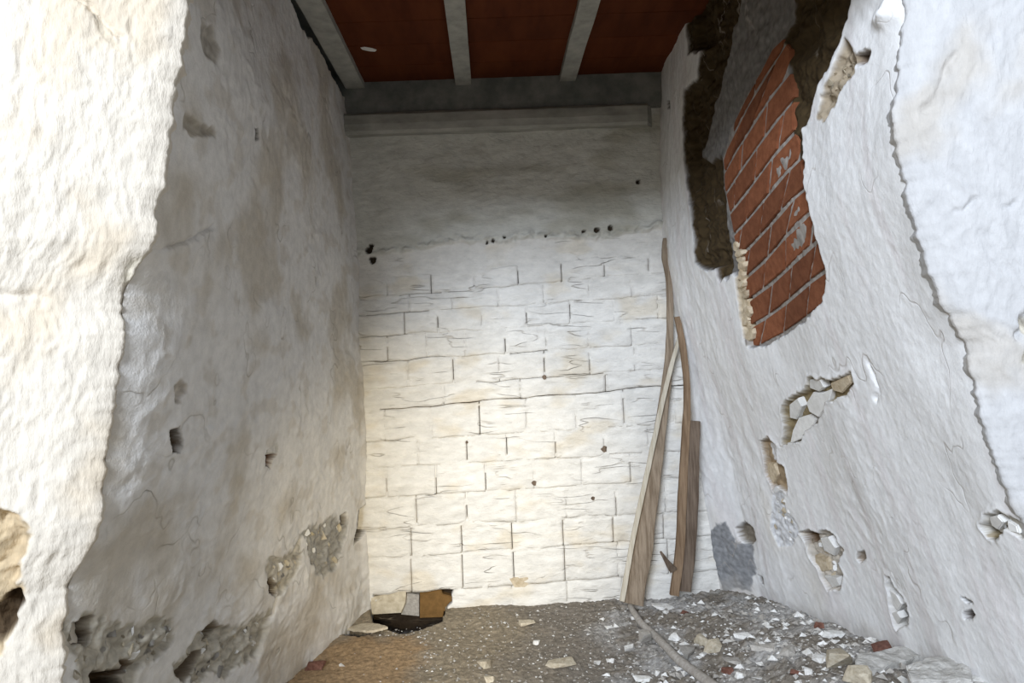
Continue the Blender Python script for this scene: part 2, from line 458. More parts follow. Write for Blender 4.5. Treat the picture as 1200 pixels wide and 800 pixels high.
# ledge and lumps near the top
hole(H, T, Y, Z, LP((213, 128), (232, 140), (252, 152), (248, 160), (228, 158), (212, 150)), 0.016, 0.01, 0.014, (0.50, 0.45, 0.37), 0.004, 3)
hole(H, T, Y, Z, LP((233, 20), (250, 30), (258, 60), (250, 78), (240, 70), (232, 45)), 0.012, 0.012, 0.02, (0.50, 0.46, 0.40), 0.006, 5)
groove(H, Y, Z, LP((178, 292), (200, 290), (222, 284), (240, 272), (252, 262)), 0.016, 0.006, 7)
hole(H, T, Y, Z, LP((298, 150), (302, 150), (303, 164), (299, 165)), 0.03, 0.003, 0.006, (0.06, 0.05, 0.04), 0, 9)
hole(H, T, Y, Z, LP((191, 506), (204, 500), (208, 512), (203, 530), (193, 531)), 0.05, 0.008, 0.008, (0.10, 0.065, 0.035), 0.004, 11)
hole(H, T, Y, Z, LP((196, 452), (206, 446), (215, 452), (212, 462), (204, 466), (208, 474), (198, 472)), 0.018, 0.008, 0.010, (0.62, 0.56, 0.48), 0.006, 13)
hole(H, T, Y, Z, LP((309, 533), (318, 530), (326, 532), (320, 538), (316, 549), (310, 545)), 0.035, 0.006, 0.007, (0.15, 0.07, 0.035), 0.004, 15)
hole(H, T, Y, Z, LP((310, 528), (325, 516), (326, 530), (316, 536)), 0.010, 0.006, 0.010, (0.70, 0.68, 0.64), 0.004, 16)
hole(H, T, Y, Z, LP((236, 452), (244, 460), (246, 500), (238, 505), (240, 475)), 0.010, 0.012, 0.018, None, 0.003, 17)
# foot of the wall: render gone, rubble core showing
CORE = (0.54, 0.50, 0.42)
hole(H, T, Y, Z, LP((82, 722), (120, 716), (150, 728), (195, 722), (205, 745), (190, 765), (165, 780), (150, 812), (80, 815), (78, 760)), 0.020, 0.022, 0.03, CORE, 0.022, 19)
hole(H, T, Y, Z, LP((90, 728), (112, 722), (114, 745), (104, 757), (88, 755)), 0.09, 0.010, 0.010, (0.09, 0.055, 0.028), 0.01, 21)
hole(H, T, Y, Z, LP((105, 790), (125, 783), (145, 785), (150, 806), (100, 808)), 0.09, 0.012, 0.012, (0.11, 0.07, 0.035), 0.01, 23)
hole(H, T, Y, Z, LP((140, 770), (156, 764), (160, 780), (146, 790)), 0.06, 0.010, 0.012, (0.13, 0.08, 0.04), 0.01, 25)
hole(H, T, Y, Z, LP((200, 780), (222, 752), (248, 724), (262, 726), (275, 735), (300, 722), (318, 708), (312, 740), (300, 772), (270, 790), (215, 800)), 0.022, 0.022, 0.03, CORE, 0.024, 27)
hole(H, T, Y, Z, LP((236, 742), (250, 727), (264, 730), (256, 745), (240, 752)), 0.05, 0.012, 0.014, (0.22, 0.17, 0.11), 0.01, 29)
hole(H, T, Y, Z, LP((205, 790), (225, 765), (240, 758), (232, 780), (215, 802)), 0.05, 0.012, 0.014, (0.20, 0.15, 0.10), 0.01, 30)
hole(H, T, Y, Z, LP((308, 668), (312, 655), (330, 648), (345, 640), (352, 625), (350, 660), (335, 690), (322, 702), (312, 695)), 0.012, 0.016, 0.025, (0.58, 0.54, 0.46), 0.014, 31)
hole(H, T, Y, Z, LP((309, 680), (316, 676), (324, 690), (320, 702), (312, 696)), 0.05, 0.008, 0.010, (0.12, 0.075, 0.04), 0.006, 33)
hole(H, T, Y, Z, LP((352, 622), (372, 612), (395, 604), (405, 612), (400, 640), (392, 668), (376, 678), (362, 668), (358, 645)), 0.016, 0.020, 0.03, (0.42, 0.405, 0.37), 0.018, 35)
hole(H, T, Y, Z, LP((396, 604), (403, 600), (404, 614), (398, 618)), 0.05, 0.006, 0.010, (0.10, 0.08, 0.06), 0.004, 37)
hole(H, T, Y, Z, LP((417, 598), (428, 586), (428, 612), (422, 632), (414, 640), (418, 618)), 0.07, 0.006, 0.012, (0.06, 0.045, 0.03), 0.004, 39)
groove(H, Y, Z, LP((322, 700), (318, 720), (306, 740), (300, 770)), 0.02, 0.010, 41)
lowrib = sstep(0.62, 0.35, Z) * sstep(2.6, 3.2, Y)
H += lowrib * 0.0013 * ridged(Y * 16, Z * 6, 3, 44)
# ragged top edge below the ceiling: the plaster stops short and leaves a dark slot
topz = 2.985 + 0.018 * fbm(Y * 14, Y * 0 + 3.3, 3, 46) + 0.03 * fbm(Y * 3, Y * 0 + 1.1, 2, 47)
tw = sstep(0.0, 0.012, Z - topz)
H -= 0.09 * tw
T = mixc(T, (0.10, 0.09, 0.08), tw)
cnr = sstep(3.93, 4.02, Y)
H += 0.02 * cnr
X = XL(Y, Z) + meet(LE, XL, Y, Z) - 0.014 * np.exp(-(Y - 1.82) / 0.05) + H * (0.08 + 0.92 * sstep(1.80, 1.95, Y))
P = np.stack([X, Y, Z], -1)
P, T = turn_in(P, T, -1)
wall_left = link('wall_left', grid_mesh('wall_left', P, T), MAT_L)
tag(wall_left, 'grey lumpy plastered side wall in shade, crumbling along its foot', 'wall', kind='structure')

for px, n, a, b, s in [
    ([(84, 724), (120, 718), (150, 730), (195, 724), (203, 745), (188, 765), (163, 780), (148, 800), (82, 800), (80, 760)], 34, 0.008, 0.030, 1),
    ([(204, 782), (224, 754), (250, 728), (275, 738), (300, 724), (314, 712), (310, 740), (298, 770), (270, 788), (218, 798)], 36, 0.008, 0.032, 2),
    ([(310, 668), (330, 650), (348, 640), (348, 660), (334, 688), (322, 698)], 12, 0.008, 0.024, 3),
    ([(354, 624), (374, 614), (402, 610), (398, 640), (390, 666), (376, 676), (362, 664)], 20, 0.008, 0.030, 4)]:
    wall_shards(wall_left, -1, H, yy, zz, LP(*px), n, a, b, [MAT_TANBLOCK, MAT_FLAKE, MAT_GREYCHIP, MAT_TANCHIP], 900 + s)

# ================================================================== RIGHT WALL
ny, nz = 470, 600
yy = 4.12 * (1.820 / 4.12) ** np.linspace(0, 1, ny)
zz = np.linspace(-0.25, 3.18, nz)
Y, Z = np.meshgrid(yy, zz)
def broad_r(y, z): return 0.016 * fbm(y * 1.4, z * 0.9, 2, 103) + 0.005 * fbm(y * 4, z * 2.4, 2, 105)
H = broad_r(Y, Z)
H += 0.0006 * fbm(Y * 26, Z * 9, 3, 108)
far = sstep(2.9, 3.7, Y)
H += far * 0.0035 * ridged(Y * 7, Z * 5 + Y * 2, 2, 112)
H += 0.0022 * sstep(0.0, 0.6, fbm(Y * 2, Z * 2, 2, 114)) * ridged(Y * 10, Z * 9, 2, 116)
H += 0.0009 * fbm(Y * 40, Z * 34, 3, 117)
T = np.zeros(Y.shape + (3,)) + np.array((0.80, 0.80, 0.80))
T = mixc(T, (0.60, 0.55, 0.46), sstep(0.1, 0.8, fbm(Y * 2.6, Z * 1.2, 3, 121)) * 0.35 * sstep(2.3, 3.4, Y))
T = mixc(T, (0.70, 0.66, 0.66), sstep(0.1, 0.5, fbm(Y * 9, Z * 0.9, 3, 125)) * 0.45)
BROWN = (0.060, 0.040, 0.018)
OFF = 0.035
def RPo(off, *pts): return [hit_right(p[0], p[1], off) for p in pts]
# knocked-out strip around the brick patch
zone_l = [(811, -60), (880, -60), (872, 10), (860, 60), (842, 120), (826, 180), (836, 190), (850, 180), (853, 225), (858, 270), (864, 312), (856, 332),
          (849, 314), (836, 318), (824, 309), (824, 296), (820, 260), (812, 215), (809, 150), (811, 104), (822, 92), (826, 58), (814, 66), (812, 20)]
zone_r = [(932, -60), (1003, -60), (998, 20), (990, 52), (978, 78), (964, 100), (958, 118), (955, 140), (946, 150), (948, 200), (940, 196), (932, 160), (926, 120), (926, 80), (916, 50), (930, 20)]
zone_g = [(876, -60), (940, -60), (932, 22), (912, 58), (890, 95), (862, 150), (850, 190), (828, 192), (824, 180), (842, 118), (862, 58)]
zone_b = [(884, 405), (878, 370), (872, 335), (866, 300), (858, 262), (851, 225), (849, 186), (858, 152), (875, 116), (893, 84), (905, 58), (917, 46), (926, 58), (924, 85), (930, 105),
          (929, 128), (930, 150), (938, 172), (941, 200), (949, 230), (958, 262), (966, 285), (975, 315), (975, 341), (967, 357), (946, 377), (917, 394), (902, 405)]
zone_all = zone_l[16:][:0] + [(811, -60), (1003, -60), (998, 20), (990, 52), (978, 78), (964, 100), (958, 118), (955, 140), (946, 152), (948, 205), (952, 230), (960, 262), (968, 285), (977, 315),
            (977, 342), (968, 359), (947, 379), (918, 396), (902, 407), (884, 407), (878, 372), (872, 338), (864, 320), (856, 332), (849, 314), (836, 318), (824, 309), (824, 296), (820, 260), (812, 215), (809, 150),
            (811, 104), (822, 92), (826, 58), (814, 66), (812, 20)]
hole(H, T, Y, Z, RPo(0.02, *zone_all), 0.032, 0.010, 0.016, (0.22, 0.21, 0.20), 0.006, 129)
hole(H, T, Y, Z, RPo(0.04, *zone_l), 0.028, 0.010, 0.022, BROWN, 0.020, 131)
hole(H, T, Y, Z, RPo(0.03, *zone_r), 0.004, 0.010, 0.016, BROWN, 0.016, 133)
hole(H, T, Y, Z, RPo(0.03, *zone_b), 0.0, 0.004, 0.012, (0.36, 0.33, 0.30), 0.0, 137)
bw_ = 1 - sstep(-0.012, 0.004, psdf(Y, Z, RPo(0.02, *zone_b)))
H = H * (1 - bw_) + (broad_r(Y, Z) - 0.0280 + 0.0025 * fbm(Y * 30, Z * 30, 2, 138)) * bw_
# tan crumbling render beside the strip and a dark socket
hole(H, T, Y, Z, RP((988, 44), (1004, 60), (1000, 84), (988, 100), (978, 124), (964, 142), (953, 140), (958, 112), (970, 92), (980, 66)), 0.022, 0.012, 0.014, (0.40, 0.33, 0.24), 0.020, 139)
hole(H, T, Y, Z, RP((1000, 62), (1012, 56), (1020, 62), (1014, 72), (1003, 77)), 0.06, 0.008, 0.010, (0.13, 0.09, 0.06), 0.006, 141)
hole(H, T, Y, Z, RP((858, 288), (864, 296), (871, 335), (883, 402), (874, 398), (867, 372), (862, 340)), 0.020, 0.006, 0.012, (0.55, 0.46, 0.33), 0.010, 143)
# small holes and chips, left to right
for k, (poly, dep, col, rg) in enumerate([
    ([(782, 118), (787, 118), (787, 127), (783, 128)], 0.03, (0.08, 0.07, 0.05), 0),
    ([(915, 478), (924, 466), (934, 462), (944, 456), (947, 443), (966, 442), (976, 446), (1001, 434), (1004, 448), (994, 462), (972, 474), (962, 490), (948, 500), (936, 518), (914, 522), (920, 500)], 0.040, (0.30, 0.235, 0.13), 0.006),
    ([(893, 516), (903, 513), (912, 522), (912, 540), (920, 548), (924, 562), (922, 578), (912, 570), (905, 575), (897, 556), (895, 538)], 0.030, (0.36, 0.27, 0.17), 0.008),
    ([(896, 518), (910, 520), (912, 540), (902, 540)], 0.004, (0.78, 0.78, 0.78), 0.008),
    ([(905, 578), (918, 574), (922, 600), (930, 606), (938, 620), (930, 640), (915, 640), (905, 618)], 0.010, (0.76, 0.77, 0.79), 0.010),
    ([(936, 622), (950, 620), (960, 624), (968, 620), (980, 630), (986, 645), (982, 660), (990, 676), (984, 690), (972, 694), (964, 680), (958, 664), (948, 650), (944, 636)], 0.036, (0.52, 0.47, 0.40), 0.016),
    ([(938, 624), (950, 621), (953, 632), (946, 638)], 0.040, (0.16, 0.10, 0.055), 0.004),
    ([(978, 632), (988, 644), (984, 652), (976, 640)], 0.020, (0.24, 0.17, 0.10), 0.004),
    ([(1004, 646), (1012, 644), (1015, 654), (1008, 660), (1003, 655)], 0.025, (0.34, 0.28, 0.22), 0.003),
    ([(1035, 672), (1042, 674), (1050, 690), (1060, 702), (1065, 720), (1064, 734), (1048, 736), (1044, 720), (1040, 700)], 0.045, (0.60, 0.58, 0.54), 0.014),
    ([(1050, 700), (1062, 706), (1065, 732), (1052, 734), (1058, 720)], 0.05, (0.13, 0.085, 0.035), 0.004),
    ([(1146, 618), (1152, 602), (1166, 597), (1180, 602), (1192, 612), (1204, 628), (1190, 630), (1176, 622), (1164, 632), (1154, 630)], 0.040, (0.50, 0.47, 0.41), 0.018),
    ([(1147, 618), (1158, 626), (1164, 633), (1152, 630)], 0.03, (0.26, 0.20, 0.11), 0.004),
    ([(1124, 699), (1130, 700), (1139, 707), (1132, 706)], 0.05, (0.05, 0.04, 0.03), 0),
    ([(1127, 716), (1137, 714), (1141, 720), (1138, 726), (1129, 724)], 0.05, (0.11, 0.08, 0.06), 0),
    ([(862, 618), (874, 610), (884, 618), (888, 632), (880, 640), (868, 630)], 0.05, (0.20, 0.17, 0.13), 0.006),
    ([(892, 672), (898, 676), (900, 686), (895, 682)], 0.02, (0.12, 0.10, 0.08), 0),
]):
    big = dep > 0.02 and len(poly) > 6
    hole(H, T, Y, Z, RP(*poly), dep, 0.010 if big else 0.003, 0.010 if big else 0.006, col, rg, 150 + 3 * k, lip=0.004 if big else 0)
# grey cement repair in the far corner, smooth and slightly proud
gp = RP((831, 640), (840, 614), (852, 612), (866, 632), (884, 640), (890, 672), (886, 690), (850, 692), (838, 660))
hole(H, T, Y, Z, gp, -0.004, 0.012, 0.014, (0.30, 0.305, 0.315), 0.006, 230)
groove(H, Y, Z, RP((1018, 424), (1024, 440), (1030, 462), (1026, 470)), 0.012, 0.008, 233)
groove(H, Y, Z, RP((772, 210), (776, 235), (778, 260)), 0.012, 0.006, 235)
# dust and dirt along the foot
T = mixc(T, (0.50, 0.47, 0.43), 0.55 * sstep(0.10, -0.02, Z - 0.0 - (0.045 + 0.155 * np.clip(4 - Y, 0, 2.4)) + 0.05 * fbm(Y * 8, Z * 8, 2, 240)))
# a rounded stone that pokes out at the top of the near edge
lump = hit_right(1044, 6)
H += 0.048 * (1 + 0.5 * fbm(Y * 20, Z * 22, 2, 245)) * np.exp(-(((Y - lump[0] + 0.02 * pn(Z * 20, Y * 20, 3)) / 0.06) ** 2 + ((Z - lump[1]) / 0.042) ** 2) ** 1.5)
RH = H; RY = yy; RZ = zz
X = XR(Y, Z) + meet(RE, XR, Y, Z) + 0.014 * np.exp(-(Y - 1.82) / 0.05) - H * (0.08 + 0.92 * sstep(1.80, 1.95, Y))
P = np.stack([X, Y, Z], -1)
P, T = turn_in(P, T, 1)
wall_right = link('wall_right', grid_mesh('wall_right', P, T), MAT_R)
tag(wall_right, 'white plastered side wall with chipped holes and a bared red brick patch', 'wall', kind='structure')

def rpoint(px, py, off=0.0):
    y, z = hit_right(px, py, off)
    return Vector((float(XR(y, z)) + off, y, z))
def rnormal(y, z):
    e = 0.05
    a = Vector((float(XR(y + e, z) - XR(y - e, z)), 2 * e, 0)); b = Vector((float(XR(y, z + e) - XR(y, z - e)), 0, 2 * e))
    n = a.cross(b).normalized()
    return n if n.x < 0 else -n

# ---- bricks of the patch: courses that climb towards the opening
def clip_convex(sub, clip):
    out = list(sub); n = len(clip)
    area = sum(clip[i][0] * clip[(i + 1) % n][1] - clip[(i + 1) % n][0] * clip[i][1] for i in range(n))
    if area < 0: clip = clip[::-1]
    for i in range(n):
        a, b = clip[i], clip[(i + 1) % n]
        def side(p): return (b[0] - a[0]) * (p[1] - a[1]) - (b[1] - a[1]) * (p[0] - a[0])
        src, out = out, []
        for j in range(len(src)):
            p, q = src[j], src[(j + 1) % len(src)]
            sp, sq = side(p), side(q)
            if sp >= 0: out.append(p)
            if (sp >= 0) != (sq >= 0):
                t = sp / (sp - sq); out.append((p[0] + t * (q[0] - p[0]), p[1] + t * (q[1] - p[1])))
        if not out: return []
    return out
def tidy(poly, eps=0.004):
    o = []
    for p in poly:
        if not o or math.hypot(p[0] - o[-1][0], p[1] - o[-1][1]) > eps: o.append(p)
    if len(o) > 1 and math.hypot(o[0][0] - o[-1][0], o[0][1] - o[-1][1]) < eps: o.pop()
    return o
BOFF = 0.020
outline = RPo(BOFF, *zone_b)
lines = [(405, -.60), (374, -.72), (339, -.82), (308, -.97), (276, -1.02), (241, -1.14), (207, -1.25), (173, -1.38), (140, -1.55), (106, -1.75), (72, -2.0), (38, -2.3)]
cl = []
for y890, s in lines:
    a = hit_right(846 if y890 > 120 else 860, y890 + s * ((846 if y890 > 120 else 860) - 890), BOFF)
    b = hit_right(985 if y890 > 300 else 950, y890 + s * ((985 if y890 > 300 else 950) - 890), BOFF)
    cl.append((np.array(a), np.array(b)))
offs = [0.14, 0.03, 0.16, 0.05, 0.12, 0.20, 0.07, 0.18, 0.04, 0.14, 0.06, 0.1]
rb = random.Random(5)
nb = 0
for k in range(len(cl) - 1):
    (a0, b0), (a1, b1) = cl[k], cl[k + 1]
    L = np.linalg.norm(b0 - a0); u0 = (b0 - a0) / L; u1 = (b1 - a1) / np.linalg.norm(b1 - a1)
    n_ = np.array([u0[1], -u0[0]]); n_ = n_ if n_[1] > 0 else -n_
    s = -0.9 + offs[k]
    g = 0.0075
    while s < 1.6:
        w = 0.245 + rb.uniform(-0.02, 0.02)
        # start of course measured from a point on the steep reference line
        ref0 = a0 + u0 * (s + 0.25); ref1 = a1 + u1 * (s + 0.25)
        gv = 0.011
        c00 = a0 + u0 * (s + gv) + n_ * g; c10 = a0 + u0 * (s + w - gv) + n_ * g
        c11 = a1 + u1 * (s + w - gv + 0.02) - n_ * g; c01 = a1 + u1 * (s + gv + 0.02) - n_ * g
        s += w
        poly = [tuple(c) for c in (c00, c10, c11, c01)]
        poly = tidy(clip_convex([tuple(p) for p in outline], poly))
        if len(poly) < 3: continue
        ar = abs(sum(poly[i][0] * poly[(i + 1) % len(poly)][1] - poly[(i + 1) % len(poly)][0] * poly[i][1] for i in range(len(poly)))) / 2
        if ar < 0.0012: continue
        cy = sum(p[0] for p in poly) / len(poly); cz = sum(p[1] for p in poly) / len(poly)
        nrm = rnormal(cy, cz); dd = BOFF + rb.uniform(-0.0015, 0.0025)
        pts = [Vector((float(XR(p[0], p[1])) + dd - float(broad_r(p[0], p[1])), p[0], p[1])) for p in poly]
        nb += 1
        o = prism('brick', pts, -nrm * 0.05, MAT_PALEBRICK if (abs(cz - 2.10) < 0.05 and cy < 2.52 and k == 7) else MAT_BRICK, wall_right, 0.003)
# ---- loose pieces of plaster still clinging in the broken spots
def flake(name, px, mat, off, th, tilt=0.0, mirror=False):
    c = (sum(p[0] for p in px) / len(px), sum(p[1] for p in px) / len(px))
    C = rpoint(*c, off); n = rnormal(C.y, C.z)
    pts = []
    for p in px:
        q = rpoint(p[0], p[1], off); q.x -= float(broad_r(q.y, q.z))
        pts.append(q + n * tilt * (q - C).z)
    return prism(name, pts, -n * th, mat, wall_right, 0.003)
for px, mt, off, th, tl in [
    ([(949, 445), (964, 444), (968, 454), (960, 459), (948, 455)], MAT_FLAKE, 0.008, 0.03, 0.1),
    ([(951, 460), (964, 461), (976, 456), (973, 474), (962, 488), (950, 482), (945, 472)], MAT_FLAKE, 0.010, 0.03, -0.15),
    ([(976, 449), (998, 439), (1000, 449), (988, 461), (978, 458)], MAT_TANFLAKE, 0.010, 0.03, 0.2),
    ([(926, 474), (936, 466), (940, 476), (932, 492), (925, 490)], MAT_FLAKE, 0.010, 0.03, 0.1),
    ([(935, 490), (948, 486), (956, 492), (944, 512), (928, 519), (930, 504)], MAT_FLAKE, 0.014, 0.03, -0.1),
    ([(898, 542), (908, 543), (912, 556), (906, 568), (900, 556)], MAT_TANFLAKE, 0.014, 0.03, 0.0),
    ([(962, 630), (972, 628), (978, 642), (974, 652), (964, 646)], MAT_FLAKE, 0.008, 0.03, 0.2),
    ([(956, 650), (968, 654), (972, 668), (964, 670), (957, 662)], MAT_TANFLAKE, 0.012, 0.03, 0.0),
    ([(968, 674), (982, 676), (984, 686), (974, 690)], MAT_FLAKE, 0.008, 0.03, 0.3),
    ([(1042, 690), (1050, 696), (1056, 708), (1050, 716), (1044, 708)], MAT_FLAKE, 0.008, 0.03, 0.1),
    ([(1044, 718), (1052, 716), (1056, 724), (1050, 732), (1043, 730)], MAT_FLAKE, 0.006, 0.03, 0.2),
    ([(1158, 606), (1170, 603), (1176, 612), (1166, 622), (1158, 616)], MAT_FLAKE, 0.010, 0.03, 0.2),
    ([(1178, 610), (1190, 616), (1194, 625), (1182, 622)], MAT_FLAKE, 0.010, 0.03, -0.2),
]:
    flake('plaster_flake', px, mt, off, th, tl)
for px, n, a, b, s in [
    ([(938, 624), (968, 624), (984, 645), (980, 660), (988, 676), (972, 692), (958, 664)], 16, 0.007, 0.022, 5),
    ([(906, 580), (918, 576), (930, 608), (936, 620), (928, 638), (908, 620)], 14, 0.007, 0.022, 6),
    ([(1150, 618), (1166, 600), (1184, 606), (1198, 626), (1176, 622)], 10, 0.005, 0.014, 7),
    ([(966, 100), (984, 62), (996, 70), (984, 98), (970, 128), (958, 132)], 16, 0.006, 0.020, 8),
    ([(1040, 680), (1050, 692), (1060, 706), (1046, 732)], 8, 0.006, 0.016, 9)]:
    wall_shards(wall_right, 1, RH, RY, RZ, RP(*px), n, a, b, [MAT_FLAKE, MAT_TANFLAKE, MAT_FLAKE, MAT_TANBLOCK] if s != 8 else [MAT_TANFLAKE, MAT_TANBLOCK, MAT_TANCHIP, MAT_TANFLAKE], 900 + s)
# crumbly layered edge of render along the far side of the bricks
rr = random.Random(9)
for i in range(14):
    t = i / 13.0
    px0 = 861 + 18 * t + rr.uniform(-2, 2); py0 = 290 + 108 * t + rr.uniform(-3, 3)
    w = rr.uniform(4, 10); h = rr.uniform(8, 17); a0 = rr.uniform(0, 6.28)
    nn = 7
    flake('render_lump', [(px0 + w * .5 * math.cos(a0 + q * 6.283 / nn) * rr.uniform(.7, 1.2), py0 + h * .5 * math.sin(a0 + q * 6.283 / nn) * rr.uniform(.7, 1.2)) for q in range(nn)],
          MAT_TANFLAKE, rr.uniform(0.0, 0.014), 0.03, rr.uniform(-.4, .4))

# ================================================================== BACK WALL
def zb(pxx, y600, slope):           # height of a course line at lateral position x
    return None
def course_z(x, y600, slope):
    # pixel line y = y600 + slope (px-600) carried onto the wall plane (rigid turn by the camera roll)
    z0 = hit_back(600, y600)[1]; x0 = hit_back(600, y600)[0]
    k = -(slope + ROLL)             # slope of the masonry itself
    return z0 + (np.asarray(x) - x0) * k
LINES = [(311, -.085), (335, -.085), (358, -.065), (384, -.062), (414, -.063), (445, -.070), (467, -.085), (508, -.060), (540, -.055), (574, -.060), (611, -.055), (644, -.066), (686, -.072), (722, -.06)]
JOINTS = [
    [(454, 0), (505, 1), (556, 0), (607, 1), (658, 1), (708, 1), (760, 1)],
    [(480, 0), (530, 0), (584, 0), (637, 0), (690, 0), (740, 0)],
    [(474, 1), (513, 1), (565, 0), (617, 1), (668, 1), (720, 0), (771, 0)],
    [(454, 1), (500, 0), (545, 0), (592, 1), (640, 0), (690, 0), (740, 0)],
    [(478, 0), (531, 1), (585, 0), (638, 1), (691, 1), (744, 0)],
    [(520, 0), (610, 0), (710, 1)],
    [(451, 0), (505, 0), (562, 1), (617, 0), (675, 0), (731, 1), (790, 0)],
    [(490, 0), (547, 1), (594, 1), (651, 1), (708, 0), (760, 0)],
    [(453, 1), (511, 1), (569, 1), (626, 0), (682, 0), (739, 1), (797, 0)],
    [(488, 1), (547, 1), (605, 0), (664, 0), (722, 1), (780, 0)],
    [(482, 1), (541, 1), (600, 1), (660, 1), (719, 1), (778, 1)],
    [(482, 1), (542, 1), (602, 1), (662, 1), (725, 0), (783, 1)],
    [(490, 0), (531, 0), (600, 0), (665, 0), (730, 0), (790, 0)],
]
XB0, XB1 = -0.95, 1.50
nx, nz = 440, 560
xx = np.linspace(XB0, XB1, nx); zz = np.linspace(-0.3, 3.15, nz)
Xb, Zb = np.meshgrid(xx, zz)
def wall_relief(x, z):              # broad unevenness shared by wall and bricks
    return 0.010 * fbm(x * 1.5, z * 1.5, 2, 301) + 0.0045 * fbm(x * 7, z * 11, 3, 305)
HB = wall_relief(Xb, Zb) + 0.0022 * fbm(Xb * 22, Zb * 34, 3, 311)
T = np.zeros(Xb.shape + (3,)) + np.array((0.72, 0.70, 0.655))
top = course_z(Xb, 283, -.085) + 0.012 * fbm(Xb * 11, Zb * 3, 3, 315) + 0.03 * fbm(Xb * 2.4, Zb * 0, 2, 316)
tp = sstep(-0.012, 0.012, Zb - top)
HB = HB - 0.0025 + 0.0030 * fbm(Xb * 5, Zb * 7, 2, 313) * (1 - tp) + 0.019 * tp
HB += tp * (0.006 * fbm(Xb * 3, Zb * 2.2, 3, 318))
# crumbling band along that edge
bandz = np.exp(-((Zb - top - 0.02) / 0.022) ** 2)
HB += bandz * 0.024 * fbm(Xb * 18, Zb * 26, 3, 320)
T = mixc(T, (0.60, 0.60, 0.545), tp * 0.75)
T = mixc(T, (0.40, 0.38, 0.30), tp * sstep(0.1, 0.7, fbm(Xb * 1.6, Zb * 4.0, 3, 324)) * 0.6)
T = mixc(T, (0.36, 0.34, 0.29), 0.5 * bandz * sstep(0.0, 0.5, fbm(Xb * 14, Zb * 30, 2, 327)))
T = mixc(T, (0.64, 0.56, 0.42), (1 - tp) * sstep(0.2, 0.75, fbm(Xb * 3.0, Zb * 6.0, 3, 329)) * 0.4)
DARK = (0.075, 0.055, 0.035)
def bslot(poly, dep=0.05, col=DARK, warp=0.004, edge=0.006, seed=1, rough=0.0):
    hole(HB, T, Xb, Zb, BP(*poly), dep, warp, edge, col, rough, seed)
for j, c in enumerate([(433, 293, 4), (436, 287, 3), (437, 305, 4), (425, 348, 4), (427, 333, 2.5), (427, 361, 3), (748, 213, 2.5), (715, 267, 3.5), (699, 270, 3.5), (684, 271, 2), (590, 277, 2), (577, 283, 2), (571, 284, 2), (640, 277, 2)]):
    x, y, r = c
    bslot([(x - r, y - r * .6), (x, y - r), (x + r, y - r * .5), (x + r * .8, y + r * .6), (x, y + r), (x - r, y + r * .5)], 0.04, DARK, 0.007, 0.004, 340 + j)
# open joints in the bedding, behind the bricks
def bgap(line, width=0.012, depth=0.06):
    p = np.asarray(BP(*line))
    sel = (Xb > p[:, 0].min() - .05) & (Xb < p[:, 0].max() + .05) & (Zb > p[:, 1].min() - .05) & (Zb < p[:, 1].max() + .05)
    d = ldist(Xb[sel], Zb[sel], [tuple(q) for q in p])
    w = (1 - sstep(width * .7, width * 1.2, d))
    HB[sel] -= depth * w
    T[sel] = T[sel] * (1 - w[:, None]) + np.array(DARK)[None] * w[:, None]
# pocket at the foot of the wall by the left corner, its shade painted near-black
bslot([(432, 706), (470, 694), (500, 690), (531, 690), (531, 706), (524, 712), (522, 745), (430, 745)], 0.075, (0.03, 0.02, 0.012), 0.006, 0.010, 371)
bslot([(598, 676), (614, 675), (622, 679), (616, 688), (602, 688)], 0.05, (0.42, 0.36, 0.27), 0.004, 0.008, 373)
wave = {}
def edge_wave(k, x):                # the same ragged line serves the brick above and the brick below
    return 0.009 * fbm(np.asarray(x) * 5, np.asarray(x) * 0 + k * 3.7, 3, 380 + k)
OPENBED = {6: [(448, 830)], 5: [(560, 705)], 12: [(440, 525), (575, 735)], 11: [(655, 790)], 2: [(432, 500)], 4: [(440, 520), (600, 640)], 3: [(425, 475)], 7: [(430, 470)], 1: [(470, 515)], 9: [(470, 500)]}
for k, rngs in OPENBED.items():
    for a, b in rngs:
        n = max(3, int((b - a) / 8)); ln = []
        for i in range(n + 1):
            px = a + (b - a) * i / n; ln.append((px, LINES[k][0] + LINES[k][1] * (px - 600)))
        bgap(ln, 0.013 if k in (6, 12) else 0.009, 0.05)
bricks = []
rb = random.Random(21)
for k in range(13):
    js = JOINTS[k]
    xs = [(-0.84, 0)] + [(hit_back(px, (LINES[k][0] + LINES[k + 1][0]) / 2 + LINES[k][1] * (px - 600))[0], op) for px, op in js] + [(1.42, 0)]
    for i in range(len(xs) - 1):
        (xa, oa), (xc, oc) = xs[i], xs[i + 1]
        if xc - xa < 0.06: continue
        if k == 12 and i <= 1: continue      # pocket with its own blocks
        bricks.append((k, xa, xc, oa, oc))
for k in range(13):
    for px, op in JOINTS[k]:
        if op:
            y0 = LINES[k][0] + LINES[k][1] * (px - 600); y1 = LINES[k + 1][0] + LINES[k + 1][1] * (px - 600)
            f0 = rb.uniform(0.10, 0.5) if k < 10 else 0.10; f1 = rb.uniform(0.7, 1.0) if k < 10 else 0.95
            bgap([(px, y0 + (y1 - y0) * f0), (px, y0 + (y1 - y0) * f1)], 0.006, 0.05)
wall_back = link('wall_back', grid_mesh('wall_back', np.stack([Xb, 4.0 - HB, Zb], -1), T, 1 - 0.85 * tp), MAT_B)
tag(wall_back, 'whitewashed end wall of rough block courses under a smooth plaster band', 'wall', kind='structure')

